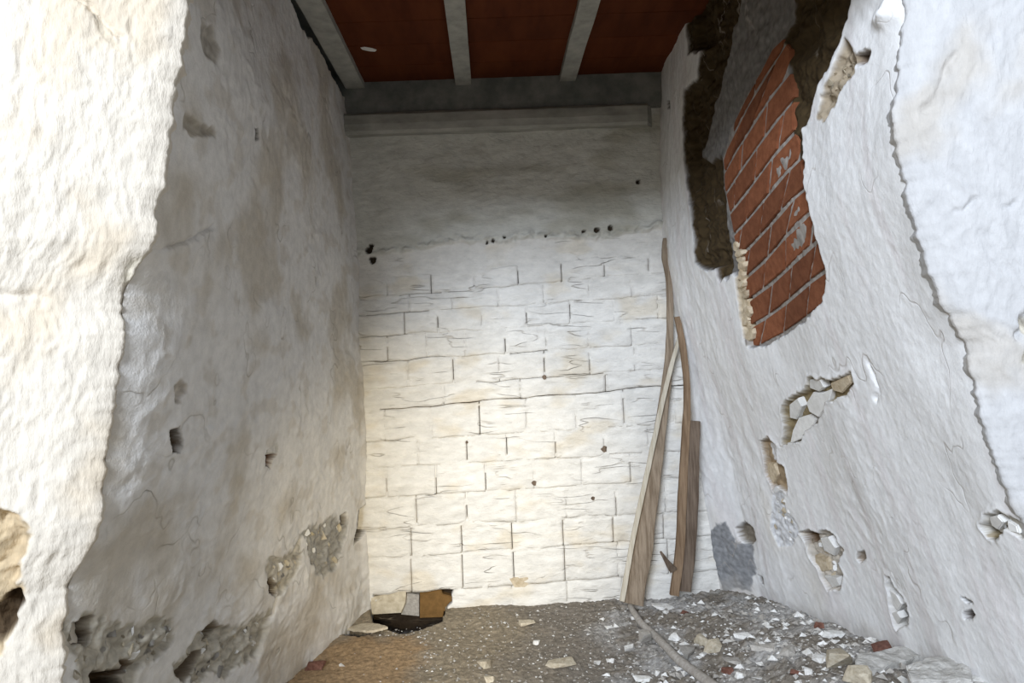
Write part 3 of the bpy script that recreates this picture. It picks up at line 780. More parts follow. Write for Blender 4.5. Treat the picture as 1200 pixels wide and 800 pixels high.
def wall_brick(k, xa, xc, oa, oc):
    ga = 0.0024 if oa else 0.0010; gc = 0.0024 if oc else 0.0010
    nu, nv = 26, 14
    u = np.linspace(0, 1, nu); v = np.linspace(0, 1, nv)
    x0, x1 = xa + ga, xc - gc
    Ux, Vv = np.meshgrid(u, v)
    Xg = x0 + (x1 - x0) * Ux
    wv = 0.0
    Xg = Xg + wv
    zt = course_z(Xg, *LINES[k]) + edge_wave(k, Xg) - (0.0055 if k == 6 else 0.0042 if k == 12 else 0.0014) * (0.65 + 0.5 * fbm(Xg * 8, Xg * 0 + k, 2, 399))
    zbm = course_z(Xg, *LINES[k + 1]) + edge_wave(k + 1, Xg) + 0.0014
    Zg = zbm + (zt - zbm) * Vv
    e = np.minimum(np.minimum(Ux * (x1 - x0), (1 - Ux) * (x1 - x0)), np.minimum(Vv, 1 - Vv) * (zt - zbm))
    rnd = sstep(0, 0.012, e)
    h = wall_relief(Xg, Zg) + 0.0045 * (rnd - 1.0) + rb.uniform(-0.001, 0.003)
    h = h + (0.5 - Vv) * rb.uniform(0.0, 0.005) + 0.0058 * fbm(Xg * 5, Zg * 20, 3, 395) + 0.0024 * fbm(Xg * 20, Zg * 34, 2, 397)
    Yg = 4.0 - h
    V = np.stack([Xg, Yg, Zg], -1).reshape(-1, 3)
    F = []
    for j in range(nv - 1):
        for i in range(nu - 1):
            a = j * nu + i; F.append((a, a + 1, a + nu + 1, a + nu))
    ring = [i for i in range(nu)] + [j * nu + nu - 1 for j in range(1, nv)] + [(nv - 1) * nu + i for i in range(nu - 2, -1, -1)] + [j * nu for j in range(nv - 2, 0, -1)]
    B = V[ring].copy(); B[:, 1] = 4.055
    n0 = len(V); V = np.vstack([V, B]); m = len(ring)
    for i in range(m): F.append((ring[i], n0 + i, n0 + (i + 1) % m, ring[(i + 1) % m]))
    me = bpy.data.meshes.new('brick'); me.from_pydata(V.tolist(), [], F); me.update()
    a = me.attributes.new('tint', 'FLOAT_COLOR', 'POINT')
    c = np.ones((len(V), 4)); base = np.array((0.74, 0.72, 0.675)) * rb.uniform(0.95, 1.03)
    stn = sstep(0.15, 0.75, fbm(V[:, 0] * 3.0, V[:, 2] * 6.0, 3, 329))[:, None] * 0.45
    c[:, :3] = base[None] * (1 - stn) + np.array((0.62, 0.53, 0.38))[None] * stn
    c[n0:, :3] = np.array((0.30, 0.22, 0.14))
    a.data.foreach_set('color', c.astype(np.float32).reshape(-1))
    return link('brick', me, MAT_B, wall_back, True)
for b in bricks: wall_brick(*b)
# blocks laid bare in the pocket at the foot
def back_prism(name, px, mat, d, th, bev=0.004):
    return prism(name, [at(p[0], p[1], d) for p in px], (0, th, 0), mat, wall_back, bev)
o = back_prism('brick', [(434, 700), (476, 692), (475, 706), (470, 718), (436, 720)], MAT_TANBLOCK, 3.995, 0.08); o['label'] = 'loose cream block face'
o = back_prism('brick', [(477, 695), (491, 697), (491, 722), (470, 720)], MAT_GREYCHIP, 4.02, 0.06); o['label'] = 'grey mortar block'
o = back_prism('brick', [(492, 690), (516, 688), (519, 696), (531, 699), (530, 716), (520, 716), (519, 723), (492, 724)], MAT_BROWNBLOCK, 4.03, 0.05); o['label'] = 'bare brown clay block'

# dark spots and bare spots in the limewash
def wall_spot(name, px, mat, proud=0.004):
    c = (sum(p[0] for p in px) / len(px), sum(p[1] for p in px) / len(px))
    bx, bz = hit_back(*c); d = 4.0 - float(wall_relief(bx, bz)) - proud
    return prism(name, [at(p[0], p[1], d) for p in px], (0, 0.03, 0), mat, wall_back, 0.001)
for x, y, r in ((708, 526, 3.6), (626, 566, 2.8), (638, 442, 2.6), (547, 518, 1.6), (695, 584, 2.2)):
    wall_spot('bare_spot', [(x + r * math.cos(a) * (1 + .25 * math.sin(3 * a + x)), y + r * 1.1 * math.sin(a)) for a in np.linspace(0, 6.283, 8, endpoint=False)], MAT_W4, 0.006)
wall_spot('bare_spot', [(597, 678), (606, 676), (620, 676), (622, 681), (615, 688), (603, 688)], MAT_TANFLAKE, 0.006)

# ================================================================== FRONT PIERS (the wall round the opening)
def pier(name, side, edge_px, label, seed, tone, turn):
    """face of the front wall beside the opening; edge_px is the ragged arris"""
    e = sorted([(at(px, py, 1.8).z, at(px, py, 1.8).x) for px, py in edge_px])
    ez = np.array([q[0] for q in e]); ex = np.array([q[1] for q in e])
    nz = 560
    zz = np.linspace(-0.3, 3.3, nz)
    s = np.concatenate([np.linspace(-0.10, 0.0, 14, endpoint=False), np.linspace(0, 0.75, 170, endpoint=False), np.linspace(0.75, 2.2, 30)])
    S, Z = np.meshgrid(s, zz)
    x0 = np.interp(Z, ez, ex) + 0.009 * fbm(Z * 16, Z * 0 + seed, 4, seed, 0.6) * np.exp(-np.clip(S, 0, 3) / 0.05)
    # arris: the face rounds over and runs back into the alcove
    r = 0.030
    yf = 1.79 - turn * np.clip(S, 0, 0.6) + 0.0 * S
    lat = np.where(S > 0, S, 0.0)
    rnd = np.exp(-np.clip(S, 0, 1) / r)
    yb = np.where(S > 0, yf + 0.022 * rnd, 1.812 - S)
    xin = np.where(S > 0, 0.012 * (1 - rnd), 0.003 + 0.30 * (-S))
    H = 0.022 * sstep(0.0, 0.4, S) * fbm(S * 2.2, Z * 1.5, 2, seed + 1) + 0.004 * fbm(S * 16, Z * 5, 3, seed + 3)
    H += 0.0030 * ridged(S * 34 + fbm(S * 9, Z * 9, 2, seed + 5), Z * 12, 2, seed + 6)
    H += 0.0012 * fbm(S * 70, Z * 46, 3, seed + 8)
    fade = sstep(-0.0, 0.05, S) * 0.85 + 0.15
    H = H * fade
    T = np.zeros(S.shape + (3,)) + np.array(tone)
    T = mixc(T, np.array(tone) * np.array((0.90, 0.82, 0.70)), sstep(0.0, 0.7, fbm(S * 4, Z * 3, 4, seed + 12)) * 0.6)
    Xp = x0 + side * (lat + xin); Yp = yb
    return S, Z, Xp, Yp, H, T
# left pier
S, Z, Xp, Yp, H, T = pier('wall_front', -1, LE, '', 500, (0.68, 0.62, 0.53), 0.42)
def pier_uv(px, py, side, turn, edge):
    e = sorted([(at(a, b, 1.8).z, at(a, b, 1.8).x) for a, b in edge]); ez = [q[0] for q in e]; ex = [q[1] for q in e]
    d = 1.79
    for _ in range(12):
        p = at(px, py, d); s = side * (p.x - np.interp(p.z, ez, ex)); d = 1.79 - turn * min(max(s, 0), .6)
    return (s, p.z)
def LQ(*pts): return [pier_uv(a, b, -1, 0.42, LE) for a, b in pts]
hole(H, T, S, Z, LQ((-60, 590), (20, 598), (42, 615), (36, 650), (34, 690), (28, 730), (10, 765), (-60, 790)), 0.035, 0.016, 0.02, (0.60, 0.47, 0.30), 0.020, 521)
hole(H, T, S, Z, LQ((-60, 700), (8, 702), (26, 688), (32, 700), (24, 726), (12, 752), (6, 760), (-60, 770)), 0.09, 0.010, 0.014, (0.10, 0.065, 0.035), 0.010, 523)
hole(H, T, S, Z, LQ((112, 8), (130, 24), (142, 48), (146, 66), (136, 58), (122, 32), (106, 12)), 0.010, 0.010, 0.014, (0.62, 0.54, 0.42), 0.004, 525)
groove(H, S, Z, LQ((100, -6), (112, 8), (128, 24), (150, 42)), 0.016, 0.006, 527)
hole(H, T, S, Z, LQ((178, 290), (160, 308), (144, 332), (134, 345), (140, 322), (158, 298)), 0.016, 0.010, 0.018, (0.66, 0.60, 0.48), 0.010, 528)
groove(H, S, Z, LQ((2, 345), (40, 342), (60, 352)), 0.010, 0.012, 529)
n_l = np.array([0.39, -0.92])
P = np.stack([Xp + n_l[0] * H, Yp + n_l[1] * H, Z], -1)
wl = link('wall_front', grid_mesh('wall_front', P, T), MAT_P)
tag(wl, 'bright whitewashed face of the front wall left of the opening, ragged edge', 'wall', kind='structure')
# right pier
S, Z, Xp, Yp, H, T = pier('wall_front', 1, RE, '', 600, (0.53, 0.53, 0.535), 0.30)
def RQ(*pts): return [pier_uv(a, b, 1, 0.30, RE) for a, b in pts]
groove(H, S, Z, RQ((1198, 366), (1194, 385), (1190, 400)), 0.02, 0.006, 621)
hole(H, T, S, Z, RQ((1192, 372), (1240, 360), (1240, 440), (1190, 425)), 0.020, 0.006, 0.012, (0.62, 0.58, 0.50), 0.006, 623)
groove(H, S, Z, RQ((1116, 62), (1104, 84), (1092, 120), (1080, 128)), 0.010, 0.010, 625)
groove(H, S, Z, RQ((1118, 246), (1130, 240), (1140, 232)), 0.012, 0.005, 627)
groove(H, S, Z, RQ((1172, 242), (1185, 238)), 0.012, 0.005, 629)
n_r = np.array([-0.29, -0.957])
P = np.stack([Xp + n_r[0] * H, Yp + n_r[1] * H, Z], -1)
wr = link('wall_front', grid_mesh('wall_front', P, T), MAT_P)
tag(wr, 'cool white face of the front wall right of the opening, ragged edge', 'wall', kind='structure')
# wall over the opening (above the picture)
o = box_obj('wall_front', -3.0, 3.3, 1.50, 1.86, 2.56, 3.6, MAT_FLAKE, None, 0.02)
tag(o, 'wall over the opening, above the top of the view', 'wall', kind='structure')

# ================================================================== CEILING
CZ = CAMZ + 1.525
ceiling = box_obj('ceiling', -1.15, 1.50, 1.70, 4.25, CZ + 0.085, CZ + 0.16, MAT_BEAM, None, 0.0)
tag(ceiling, 'dark ceiling of red terracotta panels between concrete joists', 'ceiling', kind='structure')
jx = []
for pxc, wd in ((418, 0.11), (543.5, 0.092), (664, 0.092)):
    jx.append((hit_back(pxc, 104)[0], wd))
jx.append((jx[-1][0] + 0.60, 0.092))
for xc, wd in jx[:3]:
    bm = bmesh.new()
    prof = [(-wd / 2, 0.0), (wd / 2, 0.0), (wd / 2, 0.035), (wd / 2 - 0.02, 0.05), (wd / 2 - 0.02, 0.09), (-wd / 2 + 0.02, 0.09), (-wd / 2 + 0.02, 0.05), (-wd / 2, 0.035)]
    n = 24; rings = []
    for i in range(n + 1):
        y = 1.75 + (3.99 - 1.75) * i / n
        rings.append([bm.verts.new((xc + a + 0.0016 * pn(y * 5, xc, 4), y, CZ + b + 0.002 * pn(y * 4, xc, 9))) for a, b in prof])
    for i in range(n):
        for j in range(8):
            bm.faces.new((rings[i][j], rings[i][(j + 1) % 8], rings[i + 1][(j + 1) % 8], rings[i + 1][j]))
    bm.faces.new(rings[0]); bm.faces.new(rings[-1][::-1])
    bmesh.ops.recalc_face_normals(bm, faces=bm.faces[:])
    me = bpy.data.meshes.new('joist'); bm.to_mesh(me); bm.free()
    link('joist', me, MAT_CONC, ceiling, False)
for i in range(3):
    xa = jx[i][0] + jx[i][1] / 2 - 0.018; xc = jx[i + 1][0] - jx[i + 1][1] / 2 + 0.018
    y = 3.985
    while y > 1.8:
        box_obj('terracotta_panel', xa, xc, y - 0.247, y - 0.001, CZ + 0.036, CZ + 0.075, MAT_TILE, ceiling, 0.0012, 1)
        y -= 0.25
sp = at(432, 58, (CZ + 0.034 - CAMZ) / ray(432, 58)[2])
pts = []
for i in range(9):
    a = i * 2 * math.pi / 9; r = 0.030 * (1 + 0.25 * math.sin(a * 2 + 1))
    pts.append((sp.x + r * math.cos(a) * 1.1, sp.y + r * 0.9 * math.sin(a) + 0.3 * r * math.cos(a), sp.z))
o = prism('plaster_splash', pts, (0, 0, 0.004), MAT_FLAKE, ceiling, 0.001); o['label'] = 'pale splash of plaster stuck to a panel'

# ring beam on top of the end wall, with a rounded ledge below it
tz = hit_back(590, 100)[1]
beam = bpy.data.objects.new('trim_1', None); COL.objects.link(beam); beam.location = (0.1, 3.97, CZ - 0.28)
tag(beam, 'grey concrete beam with a pale ledge along the top of the end wall', 'beam', kind='structure')
def sweep_x(name, prof, x0, x1, mat, parent, n=40, amp=0.003, capr=0.0, seed=1):
    V = []; F = []; m = len(prof)
    for i in range(n + 1):
        x = x0 + (x1 - x0) * i / n
        sc = 1.0
        if capr: 
            dx = max(0.0, 1 - (x1 - x) / capr); sc = math.sqrt(max(0.05, 1 - dx * dx))
        for j, (y, z) in enumerate(prof):
            yy_ = 4.02 + (y - 4.02) * sc
            V.append((x, yy_ + amp * float(fbm(x * 6, j * 0.7, 3, seed)), z + amp * float(fbm(x * 6, j * 0.7 + 5, 3, seed + 3))))
    for i in range(n):
        for j in range(m):
            F.append((i * m + j, i * m + (j + 1) % m, (i + 1) * m + (j + 1) % m, (i + 1) * m + j))
    F.append(tuple(range(m))); F.append(tuple(n * m + j for j in range(m))[::-1])
    o = obj_pts(name, V, F, mat, parent)
    o.matrix_parent_inverse = parent.matrix_world.inverted() if False else Matrix.Translation(-parent.location)
    bm = bmesh.new(); bm.from_mesh(o.data); bmesh.ops.recalc_face_normals(bm, faces=bm.faces[:]); bm.to_mesh(o.data); bm.free()
    return o
z_top, z_mid, z_bot = CZ + 0.09, hit_back(590, 128, 3.95)[1], hit_back(590, 150, 3.90)[1]
sweep_x('beam_face', [(3.965, z_mid - 0.01), (3.955, z_mid + 0.05), (3.955, z_top - 0.01), (4.10, z_top), (4.10, z_mid - 0.02)], -0.98, 1.12, MAT_BEAM, beam, seed=701)
sweep_x('ledge', [(4.05, z_bot + 0.006), (3.925, z_bot), (3.903, z_bot + 0.012), (3.896, z_bot + 0.05), (3.902, z_mid - 0.022), (3.925, z_mid - 0.004), (3.97, z_mid + 0.004), (4.05, z_mid + 0.004)],
        -0.93, hit_back(768, 140, 3.92)[0], MAT_LEDGE, beam, capr=0.06, seed=711)

# ================================================================== FLOOR
xs = np.concatenate([np.linspace(-9.0, -1.25, 20, endpoint=False), np.linspace(-1.25, 2.0, 420), np.linspace(2.03, 9, 16)])
ys = np.concatenate([np.linspace(-9.0, 1.8, 40, endpoint=False), np.linspace(1.8, 2.6, 50, endpoint=False), np.linspace(2.6, 4.2, 260)])
X, Y = np.meshgrid(xs, ys)
H = floor_z(X, Y)
rub = sstep(0.35, 0.9, X + 0.25 * fbm(X * 2, Y * 2, 2, 801))
H = H + (0.004 + 0.006 * rub) * fbm(X * 30, Y * 30, 4, 803, 0.6)
T = np.zeros(X.shape + (3,)) + np.array((0.235, 0.205, 0.168))
T = mixc(T, (0.45, 0.435, 0.415), rub * sstep(-0.3, 0.5, fbm(X * 4, Y * 4, 3, 805)) * 0.9)
def FP(*pts): return [tuple(hit_floor(*p)[:2]) for p in pts]
brown = FP((300, 830), (330, 795), (385, 752), (420, 742), (455, 748), (480, 745), (500, 760), (490, 780), (460, 830))
bd = psdf(X + 0.06 * fbm(X * 6, Y * 6, 3, 811), Y + 0.06 * fbm(X * 6, Y * 6, 3, 813), brown)
bw = 1 - sstep(-0.08, 0.10, bd)
T = mixc(T, (0.33, 0.225, 0.125), bw)
warm = 1 - sstep(-0.2, 0.35, X - 0.15 * fbm(X * 3, Y * 3, 2, 815))
T = mixc(T, (0.31, 0.255, 0.175), warm * (1 - bw) * 0.8)
# pale crumbs trodden into the dirt
T = mixc(T, (0.62, 0.60, 0.55), (1 - bw) * sstep(0.78, 1.0, fbm(X * 38, Y * 38, 2, 817) + 0.15 * rub) * 0.8)
FH, FT = H.copy(), T.copy()
def floor_hole(px, dep, col, edge=0.012, seed=820):
    hole(FH, FT, X, Y, FP(*px), dep, 0.006, edge, col, 0.004, seed)
floor_hole([(430, 698), (470, 698), (505, 698), (524, 698), (519, 728), (496, 737), (470, 743), (450, 737), (436, 728)], 0.30, (0.035, 0.024, 0.014), 0.016, 821)  # near-black colour stands in for the shade inside the pit
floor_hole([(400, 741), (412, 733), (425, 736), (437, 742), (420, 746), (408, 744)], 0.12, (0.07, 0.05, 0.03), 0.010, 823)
P = np.stack([X, Y, FH], -1)
floor = link('floor', grid_mesh('floor', P, FT), MAT_F)
tag(floor, 'dirt floor strewn with plaster crumbs, banked up towards the right wall', 'floor', kind='structure')

# ================================================================== TIMBER
def grow(name, pts, wds, ths, mat, side=(1, 0, 0), parent=None, jit=0.0008, sub=6, seed=1, round_=False, twist=0.0):
    """a board or stick swept along a polyline: wds across, ths deep"""
    pts = [Vector(p) for p in pts]; n = len(pts)
    base = pts[0].copy()
    L = [0.0]
    for a, b in zip(pts[:-1], pts[1:]): L.append(L[-1] + (b - a).length)
    m = (n - 1) * sub
    def samp(arr, t):
        i = min(int(t * (n - 1)), n - 2); f = t * (n - 1) - i
        if isinstance(arr[0], Vector):
            p0 = arr[max(i - 1, 0)]; p1 = arr[i]; p2 = arr[i + 1]; p3 = arr[min(i + 2, n - 1)]
            return 0.5 * ((2 * p1) + (p2 - p0) * f + (2 * p0 - 5 * p1 + 4 * p2 - p3) * f * f + (-p0 + 3 * p1 - 3 * p2 + p3) * f ** 3)
        return arr[i] * (1 - f) + arr[i + 1] * f
    prof = [(math.cos(a), math.sin(a)) for a in np.linspace(0, 2 * math.pi, 10, endpoint=False)] if round_ else \
        [(-1, -.75), (-.85, -1), (.85, -1), (1, -.75), (1, .75), (.85, 1), (-.85, 1), (-1, .75)]
    V = []; F = []; k = len(prof)
    for i in range(m + 1):
        t = i / m; c = samp(pts, t); tg = (samp(pts, min(1, t + .01)) - samp(pts, max(0, t - .01))).normalized()
        s = (Vector(side) - tg * Vector(side).dot(tg)).normalized(); d = tg.cross(s)
        if twist:
            q = Matrix.Rotation(twist * t, 3, tg); s = q @ s; d = q @ d
        w = samp(wds, t) / 2; th = samp(ths, t) / 2
        for j, (a, b) in enumerate(prof):
            e = 1 + 0.10 * float(pn(t * L[-1] * 12, j * 0.8, seed))
            V.append(c + s * a * w * e + d * b * th * e - base)
    for i in range(m):
        for j in range(k): F.append((i * k + j, i * k + (j + 1) % k, (i + 1) * k + (j + 1) % k, (i + 1) * k + j))
    F.append(tuple(range(k))[::-1]); F.append(tuple(m * k + j for j in range(k)))
    me = bpy.data.meshes.new(name); me.from_pydata([tuple(v) for v in V], [], F); me.update()
    bm = bmesh.new(); bm.from_mesh(me); bmesh.ops.recalc_face_normals(bm, faces=bm.faces[:]); bm.to_mesh(me); bm.free()
    o = link(name, me, mat, parent, round_)
    o.location = base
    return o
o = grow('wooden_board', [at(741, 707, 3.86), at(752, 650, 3.88), at(763, 580, 3.90), at(774, 500, 3.92), at(783, 430, 3.93), at(785, 380, 3.935), at(784, 330, 3.94), at(780, 300, 3.945), at(779, 279, 3.95)],
         [0.115, 0.105, 0.085, 0.065, 0.045, 0.036, 0.034, 0.045, 0.018], [0.03, 0.03, 0.028, 0.026, 0.024, 0.022, 0.022, 0.026, 0.014], MAT_W1, seed=31)
tag(o, 'tallest brown board leaning on the end wall, wide foot and narrow bent tip', 'board', 'timber leaning in the corner')
o = grow('wooden_strip', [at(729, 704, 3.825), at(742, 630, 3.85), at(757, 560, 3.87), at(772, 490, 3.885), at(785, 435, 3.895), at(798, 388, 3.90)],
         [0.028, 0.026, 0.026, 0.026, 0.024, 0.018], [0.014] * 6, MAT_W2, seed=33)
tag(o, 'thin pale wooden strip leaning along the left edge of the tallest board', 'strip', 'timber leaning in the corner')
o = grow('wooden_stick', [at(790, 697, 3.83), at(797, 640, 3.84), at(800, 570, 3.85), at(804, 500, 3.86), at(805, 455, 3.86), at(800, 405, 3.86), at(793, 371, 3.86)],
         [0.050, 0.048, 0.046, 0.040, 0.034, 0.034, 0.030], [0.03, 0.03, 0.03, 0.028, 0.026, 0.026, 0.02], MAT_W3, seed=35)
tag(o, 'crooked brown stick between the tallest board and the short dark board', 'stick', 'timber leaning in the corner')
sp_ = grow('splinter', [at(789, 668, 3.815), at(783, 660, 3.80), at(774, 646, 3.79)], [0.045, 0.03, 0.010], [0.02, 0.015, 0.008], MAT_W4, parent=o, seed=36)
sp_.location = sp_.location - o.location
o = grow('wooden_board', [at(802, 692, 3.85), at(807, 640, 3.855), at(811, 570, 3.86), at(812, 530, 3.865), at(814, 493, 3.87)],
         [0.070, 0.078, 0.072, 0.066, 0.060], [0.03] * 5, MAT_W4, seed=37)
tag(o, 'short dark board with square-cut top, nearest the right wall', 'board', 'timber leaning in the corner')
br = [(738, 709), (750, 728), (763, 740), (780, 757), (797, 774), (815, 788), (840, 806), (858, 822)]
o = grow('fallen_branch', [hit_floor(a, b, 0.022) for a, b in br], [0.030, 0.036, 0.038, 0.042, 0.046, 0.048, 0.05, 0.05], [0.028, 0.032, 0.034, 0.036, 0.038, 0.038, 0.04, 0.04], MAT_W5, seed=39, round_=True)
tag(o, 'long grey stick lying on the dirt from the tallest board towards the viewer', 'stick')

# ================================================================== RUBBLE
def chunk(name, px, py, w, h, mat, label, cat, group=None, flat=0.5, seed=1, rot=0.0, sharp=True, thick=None):
    """an irregular lump or chip; w, h are its width and height in the photograph's pixels"""
    b = hit_floor(px, py + h * 0.35); d = b.y; s = d / FPX
    rg = random.Random(seed * 13 + 5)
    W = w * s; hh = h * s
    thk = thick if thick else max(0.008, hh * (0.45 if flat < 0.6 else 0.8))
    dep = max(W * 0.55, hh * 1.1)
    bm = bmesh.new()
    for q in range(11 if flat < 0.65 else 14):
        a = rg.uniform(0, 6.283); zq = rg.choice((-1, -.9, .6, .9, 1.0)) * rg.uniform(.7, 1)
        rq = rg.uniform(.62, 1.0) * (1.0 if zq < 0 else rg.uniform(.6, 1.0))
        bm.verts.new((math.cos(a) * rq, math.sin(a) * rq, zq))
    res = bmesh.ops.convex_hull(bm, input=bm.verts[:])
    bmesh.ops.delete(bm, geom=[g_ for g_ in res['geom_interior'] if isinstance(g_, bmesh.types.BMVert)], context='VERTS')
    bmesh.ops.subdivide_edges(bm, edges=bm.edges[:], cuts=1)
    for v in bm.verts:
        c = v.co
        v.co = c * (1 + 0.10 * float(pn(c.x * 3 + seed, c.y * 3 + c.z, seed % 50)))
    mn = [min(v.co[i] for v in bm.verts) for i in range(3)]; mxx = [max(v.co[i] for v in bm.verts) for i in range(3)]
    R = Matrix.Rotation(rot, 3, 'Z')
    for v in bm.verts:
        q = Vector([(v.co[i] - mn[i]) / (mxx[i] - mn[i]) - 0.5 for i in range(3)])
        q = Vector((q.x * W, q.y * dep, (q.z + 0.5) * thk)); v.co = R @ q
    me = bpy.data.meshes.new(name); bm.to_mesh(me); bm.free()
    o = link(name, me, mat, None, not sharp)
    zc = float(floor_z(b.x, b.y))
    o.location = (b.x, b.y, zc - 0.12 * thk)
    o.rotation_euler = (rg.uniform(-.12, .12), rg.uniform(-.12, .12), 0)
    tag(o, label, cat, group)
    return o
def slab(name, px, mat, thk, label, cat, lift=0.0, tilt=(0, 0), group=None, bev=0.004):
    """a broken sheet of plaster or mortar lying on the rubble, outline given on the ground"""
    pts = [hit_floor(a, b, lift) for a, b in px]
    c = sum(pts, Vector()) / len(pts)
    zc = float(floor_z(c.x, c.y)) + lift
    loc = []
    # densify and roughen the outline
    rg = random.Random(len(label))
    for i in range(len(pts)):
        a, b = pts[i], pts[(i + 1) % len(pts)]
        for t in (0.0, 0.35, 0.7):
            q = a.lerp(b, t) - c
            loc.append(Vector((q.x * (1 + rg.uniform(-.04, .04)), q.y * (1 + rg.uniform(-.04, .04)), tilt[0] * q.x + tilt[1] * q.y + thk)))
    o = prism(name, loc, (0, 0, -thk), mat, None, bev)
    bm = bmesh.new(); bm.from_mesh(o.data); bmesh.ops.triangulate(bm, faces=bm.faces[:])
    for _ in range(3): bmesh.ops.subdivide_edges(bm, edges=[e for e in bm.edges if e.calc_length() > 0.035], cuts=1); bmesh.ops.triangulate(bm, faces=bm.faces[:])
    for v in bm.verts:
        v.co.z += 0.30 * thk * float(fbm(v.co.x * 14 + len(label), v.co.y * 14, 3, 950)) * (1.0 if v.co.z > -0.2 * thk else 0.3)
        v.co.x += 0.006 * float(pn(v.co.y * 30, v.co.z * 30, 951)); v.co.y += 0.006 * float(pn(v.co.x * 30, v.co.z * 30, 952))
    bm.to_mesh(o.data); bm.free()
    o.location = (c.x, c.y, zc - 0.004)
    tag(o, label, cat, group)
    return o
W_, G_, N_, R_ = MAT_CHIP, MAT_GREYCHIP, MAT_TANCHIP, MAT_REDCHIP
LIST = [
    # px, py, w, h, material, label, category, flat, rot
    (779, 709, 31, 10, W_, 'long white plaster chip on the dirt just right of the tallest board', 'plaster chip', .5, .1),
    (738, 758, 16, 10, W_, 'bright white plaster lump left of the fallen grey stick', 'plaster chip', .7, .3),
    (791, 746, 15, 9, W_, 'white plaster chip just right of the fallen grey stick', 'plaster chip', .6, .2),
    (757, 746, 17, 18, G_, 'grey mortar chunk the fallen stick rests against', 'mortar chunk', .8, .4),
    (754, 793, 26, 9, W_, 'wide white plaster flake at the bottom edge, left of the fallen stick', 'plaster chip', .4, .0),
    (771, 788, 8, 7, W_, 'small white crumb between the wide flake and the fallen stick', 'plaster chip', .7, .2),
    (808, 762, 32, 13, G_, 'oblong grey plaster piece beside the fallen stick', 'plaster chip', .6, .5),
    (825, 765, 12, 6, W_, 'small white chip below the oblong grey piece', 'plaster chip', .5, .1),
    (824, 748, 19, 14, N_, 'rounded tan mortar lump behind the oblong grey piece', 'mortar chunk', .8, .2),
    (838, 756, 22, 17, N_, 'squarish tan mortar chunk in the middle of the rubble', 'mortar chunk', .8, .7),
    (855, 750, 18, 8, W_, 'white flake leaning on the squarish tan chunk', 'plaster chip', .5, .2),
    (872, 743, 24, 8, W_, 'jagged white flake at the top of the rubble, under the wall chips', 'plaster chip', .5, -.4),
    (862, 772, 30, 13, G_, 'flat grey plaster piece in the rubble above the red brick bit', 'plaster chip', .4, .1),
    (853, 785, 15, 9, R_, 'small dark red brick bit near the bottom edge in the rubble', 'brick fragment', .8, .3),
    (866, 789, 11, 8, W_, 'white crumb right of the small dark red brick bit', 'plaster chip', .7, .1),
    (889, 793, 18, 6, W_, 'thin white flake at the bottom edge in the middle of the rubble', 'plaster chip', .5, .0),
    (891, 778, 13, 8, W_, 'white crumb above the thin white flake', 'plaster chip', .7, .4),
    (895, 757, 30, 12, G_, 'dusty grey slab piece in the centre of the rubble', 'plaster chip', .4, -.2),
    (925, 762, 24, 12, G_, 'dusty grey lump between the rubble centre and the tan block', 'mortar chunk', .6, .3),
    (803, 716, 13, 8, R_, 'reddish brown leaf-like fragment on the dirt below the short dark board', 'brick fragment', .5, .3),
    (617, 727, 19, 11, N_, 'cream plaster chip on the dirt under the middle of the end wall', 'plaster chip', .5, .2),
    (629, 752, 9, 6, W_, 'white crumb below the cream plaster chip', 'plaster chip', .7, .1),
    (655, 774, 38, 12, N_, 'flat olive-tan mortar flake on open dirt', 'mortar chunk', .3, .2),
    (567, 777, 18, 12, N_, 'cream stone chip standing on the dirt near the brown patch', 'plaster chip', .7, .4),
    (574, 795, 14, 9, N_, 'cream chip at the bottom edge, below the other cream stone chip', 'plaster chip', .6, .2),
    (401, 779, 7, 5, W_, 'small white crumb on the smooth brown patch', 'plaster chip', .6, .1),
    (370, 779, 26, 13, R_, 'dark brown brick fragment at the foot of the left wall', 'brick fragment', .7, .3),
    (700, 776, 8, 6, W_, 'round white pebble on the dirt, left one of two', 'pebble', .8, .1),
    (717, 774, 8, 6, W_, 'round white pebble on the dirt, right one of two', 'pebble', .8, .2),
    (975, 742, 27, 10, W_, 'white plaster wedge lying against the foot of the right wall', 'plaster chip', .6, .2),
    (1036, 758, 28, 18, R_, 'large red brick fragment against the foot of the right wall', 'brick fragment', .8, .3),
    (959, 732, 12, 8, R_, 'small rusty fragment at the foot of the right wall', 'brick fragment', .7, .3),
    (987, 772, 30, 26, N_, 'upright tan mortar block in the rubble', 'mortar chunk', .9, .5),
    (962, 769, 20, 13, W_, 'broken white flake left of the upright tan block', 'plaster chip', .5, -.3),
    (1010, 790, 34, 22, N_, 'pale tan chunk at the bottom edge below the upright block', 'mortar chunk', .8, .2),
    (933, 788, 15, 9, R_, 'brown brick crumb left of the pale tan chunk', 'brick fragment', .7, .2),
    (948, 786, 12, 9, W_, 'whitish crumb right of the brown brick crumb', 'plaster chip', .7, .2),
    (1072, 782, 18, 10, R_, 'dark red brick bit under the long plaster slab', 'brick fragment', .7, .4),
    (1106, 768, 16, 15, R_, 'red brick lump on top of the long plaster slab', 'brick fragment', .8, .1),
    (1094, 766, 12, 12, G_, 'grey lump beside the red brick lump on the slab', 'mortar chunk', .8, .1),
]
for i, (px, py, w, h, mt, lb, ct, fl, rt) in enumerate(LIST):
    nm = {'plaster chip': 'plaster_chip', 'mortar chunk': 'mortar_chunk', 'brick fragment': 'brick_fragment', 'pebble': 'pebble'}[ct]
    chunk(nm, px, py, w, h, mt, lb, ct, 'rubble on the floor', fl, i + 1, rt, sharp=True)
